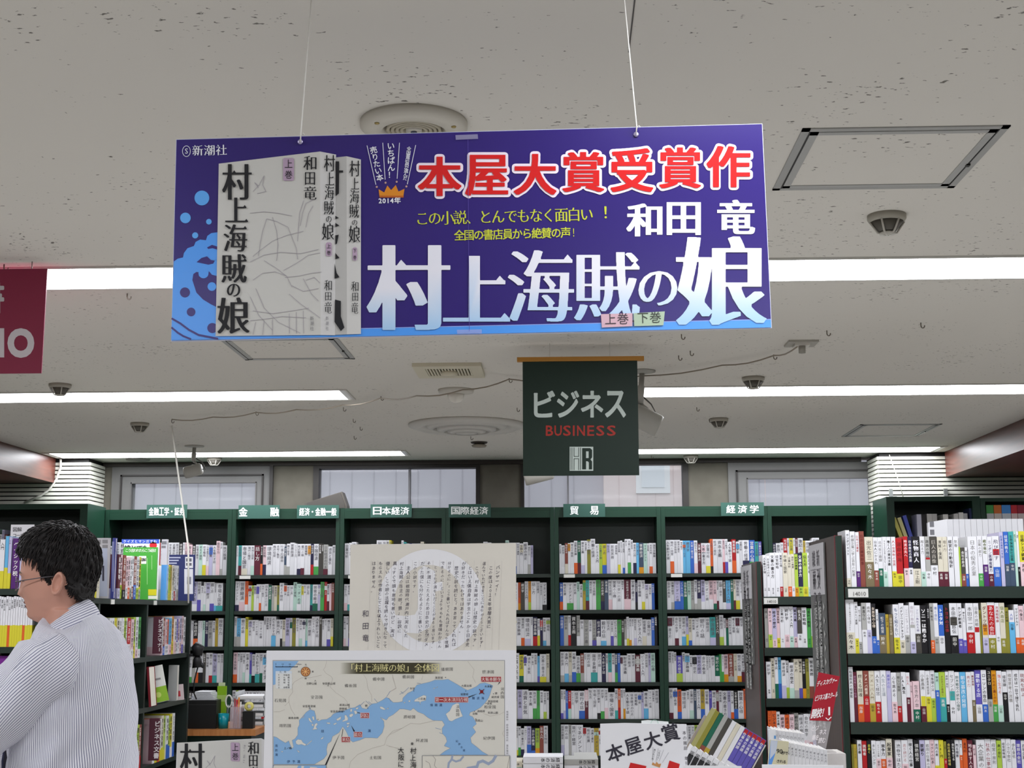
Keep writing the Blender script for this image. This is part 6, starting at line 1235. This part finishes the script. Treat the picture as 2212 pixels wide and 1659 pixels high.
sm_ = tmp.modifiers.new('s', 'SMOOTH'); sm_.factor = .5; sm_.iterations = 2
me = _eval(tmp); bpy.data.objects.remove(tmp)
bq = bmesh.new(); bq.from_mesh(me); bq.verts.ensure_lookup_table(); seen = set(); comps = []
for v0 in bq.verts:
    if v0.index in seen: continue
    st = [v0]; seen.add(v0.index); cp = []
    while st:
        v = st.pop(); cp.append(v)
        for e in v.link_edges:
            o2 = e.other_vert(v)
            if o2.index not in seen: seen.add(o2.index); st.append(o2)
    comps.append(cp)
comps.sort(key=len); print('BODY pieces', [len(c) for c in comps][-12:], [tuple(round(x, 2) for x in comps[-2][0].co)] if len(comps) > 1 else '')
bmesh.ops.delete(bq, geom=[v for c in comps[:-1] for v in c], context='VERTS'); bq.to_mesh(me); bq.free()
me.materials.clear(); me.materials.append(SKIN)
body = bpy.data.objects.new('body', me); COL.objects.link(body); body.parent = man
lips = MB()                                                                    # lips, brows and lashes lie on the face
for c0, hh, cl_ in ((1301.8, 3.0, (172, 104, 96)), (1309.8, 3.2, (178, 108, 102))):
    lips.grid([[on_face(c0+(j-3)/3*hh*(1-(y/.0225)**2)**.8, y, .0010) for y in [(k-8)/8*.021 for k in range(17)]] for j in range(7)], cl_, closed=False, caps=False)
lips.build('lips', PAINT, man)
eb = MB()
for s in (-1, 1):
    eb.grid([[on_face(1237.5-3*sin(k/10*pi)+k*.15+(j-1)*1.7*(1-.6*(k/10)**2), s*(.013+.036*k/10), .0016) for k in range(11)] for j in range(3)], (36, 29, 27), closed=False, caps=False)
    eb.grid([[on_face(1255.5-1.2*sin(k/8*pi)+j*1.5, s*(.017+.029*k/8), .0014) for k in range(9)] for j in range(2)], (46, 36, 33), closed=False, caps=False)
eb.build('eyebrows_and_lashes', PAINT, man)
# hair: a full cap with a ragged hairline, plus strands
HAIR = mat('black_hair', .55, spec=.3)
hr = MB(); R4 = random.Random(9); HC = (24, 21, 21)
HF = [(1130, 112), (1136, 92), (1145, 72), (1158, 58), (1172, 50), (1188, 46), (1196, 49), (1204, 60), (1212, 76), (1224, 94), (1238, 103), (1250, 109), (1262, 113), (1266, 140), (1272, 164), (1280, 168), (1296, 184)]
HB = [(1130, 150), (1136, 168), (1145, 182), (1158, 195), (1172, 204), (1190, 210), (1205, 212.5), (1222, 213), (1240, 210), (1260, 204), (1280, 195), (1296, 189)]
HH = [(1130, .02), (1136, .046), (1145, .064), (1158, .076), (1172, .083), (1190, .087), (1210, .087), (1228, .0845), (1240, .0805), (1255, .0775), (1275, .070), (1296, .05)]
hrows = []; py = 1130.0
while py <= 1297:
    f, b, w = ipol(HF, py), ipol(HB, py), ipol(HH, py); xf, xb = L(f, py).x, L(b, py).x; fs0 = ipol(FRT, max(py, 1141)); xs0 = L(fs0, py).x
    xm = L(133, py).x if py < 1215 else max(L(133, py).x, xf+.01); row = []
    for k in range(NS):
        a = 2*pi*k/NS; ca, sa = cos(a), sin(a); rx = (xm-xf) if ca > 0 else (xb-xm); e = 2.3; q = (abs(ca)**e+abs(sa)**e)**(-1/e)
        j = 1+.022*sin(k*2.1+py*.12)+.016*sin(k*5.3-py*.3)+R4.uniform(-.008, .008)
        X_ = xm-rx*ca*q*j; ear = 1-.14*g(X_-L(150, 1264).x, .016)*g(py-1266, 20); row.append(Vector((X_, w*sa*q*j*ear, L(130, py+2*sin(k*1.7)).z)))
    hrows.append(row); py += 3.5
hr.grid([[Vector((L(131, 1127).x, 0, L(131, 1127).z))]*NS]+hrows, HC, caps=True)
def cap_pt(px, t):
    """point on the hair surface at photo x px along the row py, on side angle t"""
    return None
for i in range(4600):
    k = R4.randrange(NS); r = int((len(hrows)-1)*R4.random()**1.15); p = hrows[r][k]
    if abs(p.x-L(150, 1264).x) < .018 and p.z < L(150, 1236).z: continue
    c0 = Vector((L(133, 1210).x, 0, L(133, 1215).z)); nrm = (p-c0).normalized()
    crown = Vector((L(165, 1140).x, 0, L(165, 1128).z)); d = (p-crown); d = (d-nrm*d.dot(nrm)); d = d.normalized() if d.length > 1e-4 else Vector((-1, 0, 0)); d = (d+Vector((R4.uniform(-.22, .22), R4.uniform(-.22, .22), R4.uniform(-.15, .15)))).normalized(); d -= nrm*d.dot(nrm)
    ln = R4.uniform(.014, .034)*(.4 if r > len(hrows)*.62 else 1)*(.45 if p.x < L(78, 1190).x else 1); lift = R4.uniform(-.002, .0022) if r > 9 else R4.uniform(-.001, .006)
    q1 = p+d*ln*.55+nrm*(.0032+lift); q2 = p+d*ln+nrm*(lift-ln*ln/.17); q0 = p-nrm*.002
    hr.tube([q0*(1-t)**2+q1*2*t*(1-t)+q2*t*t for t in (0, .22, .45, .7, 1)], [.0012, .0012, .0011, .0009, .0002], (HC if R4.random() < .7 else (40, 35, 34)), 4)
for s in (-1, 1):                                                              # sideburns
    for k in range(60):
        x0 = R4.uniform(112, 134); p0 = L(x0, R4.uniform(1215, 1236), s*R4.uniform(.0755, .080)); p1 = p0+Vector((R4.uniform(-.004, .006), -s*.002, -R4.uniform(.018, .03)))
        hr.tube([p0, p0.lerp(p1, .5)+Vector((0, s*.0012, 0)), p1], [.0018, .0016, .0004], HC, 4)
hr.build('hair', HAIR, man)
# glasses
gl_ = thing('glasses', '', ''); [gl_.__delitem__(k) for k in ('label', 'category')]; gl_.parent = man
gm = MB(); MT = (96, 92, 96)
for s in (-1, 1):
    gm.tube([L(147, 1246, s*.081), L(118, 1249, s*.0815), L(84, 1254, s*.078), L(62, 1257, s*.069), L(54, 1258, s*.062)], .0013, MT, 6)
    c = Vector((L(45, 1262).x, s*.034, L(48, 1262).z)); gm.tube([c+Vector((.012*(abs(.027*cos(a)*1+0)/.027*(1 if s*cos(a) > 0 else -.2)), .027*cos(a), .0165*sin(a))) for a in [k*pi/12 for k in range(25)]], .001, MT, 6)
gm.tube([L(44.5, 1258, -.008), L(43.5, 1256, 0), L(44.5, 1258, .008)], .0012, MT, 6)
gm.build('frame', METAL, gl_)
ln = MB()
for s in (-1, 1): ln.face([Vector((L(45, 1262).x+.012*(1 if s*cos(a) > 0 else -.2)*abs(cos(a)), s*.034+.026*cos(a), L(48, 1262).z+.0158*sin(a))) for a in [k*pi/10 for k in range(20)]], (235, 240, 245))
ln.build('lens', GLASS, gl_)
# ------------------------------------------------------------------ shirt with woven stripes running along the cloth
SHIRT = mat('striped_shirt', .75, spec=.2); nt = SHIRT.node_tree; bs_ = nt.nodes['Principled BSDF']
au = nt.nodes.new('ShaderNodeAttribute'); au.attribute_name = 'stripe'; fr = nt.nodes.new('ShaderNodeMath'); fr.operation = 'FRACT'; lt_ = nt.nodes.new('ShaderNodeMath'); lt_.operation = 'LESS_THAN'; lt_.inputs[1].default_value = .27
mx = nt.nodes.new('ShaderNodeMixRGB'); mx.inputs[1].default_value = lin((232, 232, 240)); mx.inputs[2].default_value = lin((92, 94, 132))
nt.links.new(au.outputs['Fac'], fr.inputs[0]); nt.links.new(fr.outputs[0], lt_.inputs[0]); nt.links.new(lt_.outputs[0], mx.inputs[0]); nt.links.new(mx.outputs[0], bs_.inputs['Base Color'])
class Cloth(MB):
    def __init__(s): super().__init__(); s.u = []
    def sheet(s, rows, us, closed=False):
        n = len(s.v); k = len(rows[0])
        for r, u in zip(rows, us): s.v.extend(r); s.u.extend(u)
        for i in range(len(rows)-1):
            for j in range(k-1): a = n+i*k+j; s.f.append((a, a+1, a+k+1, a+k)); s.c.append((232, 232, 240)); s.sm.append(True)
    def done(s, name, parent):
        o = s.build(name, SHIRT, parent); a = o.data.attributes.new('stripe', 'FLOAT', 'POINT'); a.data.foreach_set('value', s.u)
        m = o.modifiers.new('thickness', 'SOLIDIFY'); m.thickness = .0012; return o
PIT_ = .0058
TOR = [(1318, 104, 194, .062), (1326, 102, 212, .084), (1336, 100, 224, .120), (1348, 99, 233, .152), (1366, 97, 242, .180), (1384, 92, 248, .197), (1402, 84, 254, .208), (1430, 71, 263, .220), (1460, 60, 268, .226), (1490, 56, 272, .226), (1530, 52, 275, .222), (1580, 46, 277, .217), (1630, 42, 278.5, .213), (1680, 42, 279, .209), (1760, 46, 277, .200), (1850, 56, 270, .188), (1930, 62, 264, .182)]
sh = Cloth(); rws = []; us = []; N2 = 120
py = 1318.0
while py <= 1930:
    tf = ipol([(a, b) for a, b, c, d in TOR], py); tk = ipol([(a, c) for a, b, c, d in TOR], py); w = ipol([(a, d) for a, b, c, d in TOR], py); row = []; uu = []
    xf, xb = L(tf, py).x, L(tk, py).x; z = L((tf+tk)/2, py).z; xm = (xf+xb)/2
    for k in range(N2+1):
        a = 2*pi*k/N2; ca, sa = cos(a), sin(a); e = 2.4; q = (abs(ca)**e+abs(sa)**e)**(-1/e)
        wr_ = .0030*sin(z*46+3*sin(a*2)+a*5)*g(py-1480, 70)+.0032*sin(z*60+a*9)*g(py-1640, 90)+.002*sin(a*14+z*11)
        dz = -.030*abs(sa)**2.2*max(0, (1400-py)/62) if py < 1400 else 0
        x = xm-((xb-xf)/2+wr_)*ca*q; y = (w+wr_)*sa*q
        row.append(Vector((x, y, z+dz))); uu.append((a/(2*pi)*1.06+.006*sin(z*9+a*3))/PIT_)
    rws.append(row); us.append(uu); py += 4 if py < 1700 else 12
sh.sheet(rws, us)
for s in (-1, 1):                                                              # sleeves
    a_, b_, c_ = EL[s]; path = [a_+Vector((.012, -s*.055, .028)), a_+Vector((0, s*.0, .0)), a_.lerp(b_, .33), a_.lerp(b_, .66), b_, b_.lerp(c_, .3), b_.lerp(c_, .62), b_.lerp(c_, .9)]
    rd = [.055, .082, .078, .070, .062, .056, .05, .042]; NK = 72; rws = []; us = []
    fine = []
    for i in range(len(path)-1):
        for t in range(7): fine.append((path[i].lerp(path[i+1], t/7), rd[i]+(rd[i+1]-rd[i])*t/7))
    fine.append((path[-1], rd[-1])); prev = None
    for i, (p, r) in enumerate(fine):
        t = (fine[min(i+3, len(fine)-1)][0]-fine[max(i-3, 0)][0]).normalized(); A_ = (Vector((0, s, .2)) if prev is None else prev); A_ = (A_-t*A_.dot(t)).normalized(); prev = A_; B2 = t.cross(A_); row = []; uu = []
        for k in range(NK+1):
            an = 2*pi*k/NK; fo = .0045*sin(i*.75+2.2*sin(an+.6)+an)*g(i-9, 10)+.006*sin(i*1.05+an*2)*g(i-28, 7)+.0025*sin(an*5+i*.3)
            row.append(p+(A_*cos(an)+B2*sin(an))*(r+fo)); uu.append((an*.078+.005*sin(i*.35))/PIT_)
        rws.append(row); us.append(uu)
    sh.sheet(rws, us)
sh.done('shirt', man)
cl = Cloth(); rws = []; us = []
for j in range(9):                                                             # folded collar
    t = j/8; row = []; uu = []
    for k in range(81):
        a = pi+.16+(2*pi-.32)*k/80; ca, sa = -cos(a), sin(a)   # ca = 1 at the front opening
        fr_ = (1+cos(a))/2
        top_p = Vector(((L(97, 1340).x+L(187, 1340).x)/2+(L(187, 1340).x-L(97, 1340).x)/2*cos(a+0), .058*sin(a), 0)); zt_ = L(100, 1369).z+(L(185, 1294).z-L(100, 1369).z)*fr_
        bot_p = Vector(((L(92, 1340).x+L(214, 1340).x)/2+(L(214, 1340).x-L(92, 1340).x)/2*cos(a), .092*sin(a), 0)); zb_ = L(100, 1412).z+(L(200, 1336).z-L(100, 1412).z)*fr_
        p = top_p.lerp(bot_p, t); p.z = zt_+(zb_-zt_)*t+.004*sin(pi*t); p += Vector((cos(a), sin(a), 0))*.004*sin(pi*t)
        row.append(p); uu.append((t*.055+.004*sin(a*2))/PIT_*1.0+.3)
    rws.append(row); us.append(uu)
cl.sheet(rws, us); cl.done('collar', man)
# tie, trousers, belt, shoes
NV = (34, 36, 66); tie = MB()
kx, kz = L(92, 1386).x, L(92, 1386).z
tie.grid([[Vector((kx+dx, dy*w, kz+dz)) for dx, dy in ((-.012, -1), (-.016, 0), (-.012, 1), (0, 1), (.004, 0), (0, -1))] for dz, w in ((.012, .016), (0, .022), (-.018, .017), (-.03, .012))], NV)
tp = []
for pyy, w in ((1398, .014), (1430, .022), (1490, .030), (1560, .036), (1640, .041), (1720, .044), (1790, .045), (1830, .0)): xx = L(ipol([(a, b) for a, b, c, d in TOR], pyy), pyy).x; xx -= .022*max(0, min(1, (pyy-1470)/120)); tp.append([Vector((xx+dx, dy*w, L(60, pyy).z)) for dx, dy in ((-.006, -1), (-.010, 0), (-.006, 1), (-.002, 1), (-.003, 0), (-.002, -1))])
tie.grid(tp, NV, sm=False); tie.build('tie', PAINT, man)
tr = MB(); DKG = (44, 44, 50)
for s in (-1, 1): tr.tube([(0, s*.085, 1.04), (0, s*.09, .9), (-.005, s*.10, .5), (.01, s*.105, .28), (.02, s*.105, .06)], [.118, .112, .082, .075, .07], DKG, 24)
tr.lathe([(.125, .92), (.142, 1.0), (.140, 1.10), (.12, 1.115)], (0, 0, 0), DKG, 32, Matrix.Diagonal((1, 1.25, 1))); tr.build('trousers', PAINT, man)
MB().lathe([(.1445, 1.065), (.1455, 1.07), (.1455, 1.1), (.1445, 1.105)], (0, 0, 0), (20, 18, 18), 32, Matrix.Diagonal((1, 1.25, 1)), caps=False).build('belt', PAINT, man)
for s in (-1, 1): MB().grid([[Vector((x, s*.107+hw*c, max(.0, z0+hh*d))) for c, d in ((-1, -.2), (-1, .3), (-.6, .9), (0, 1.05), (.6, .9), (1, .3), (1, -.2), (0, -.25))] for x, hw, hh, z0 in ((.075, .028, .06, .012), (.04, .038, .085, .012), (-.05, .042, .07, .012), (-.12, .046, .05, .012), (-.18, .038, .04, .012), (-.205, .018, .025, .012))], (22, 20, 20)).build('shoe', GLOSSY, man)
# the drawing sources are not part of the place
for o in (_to, _po): bpy.data.objects.remove(o)
bpy.data.scenes.remove(_ls)
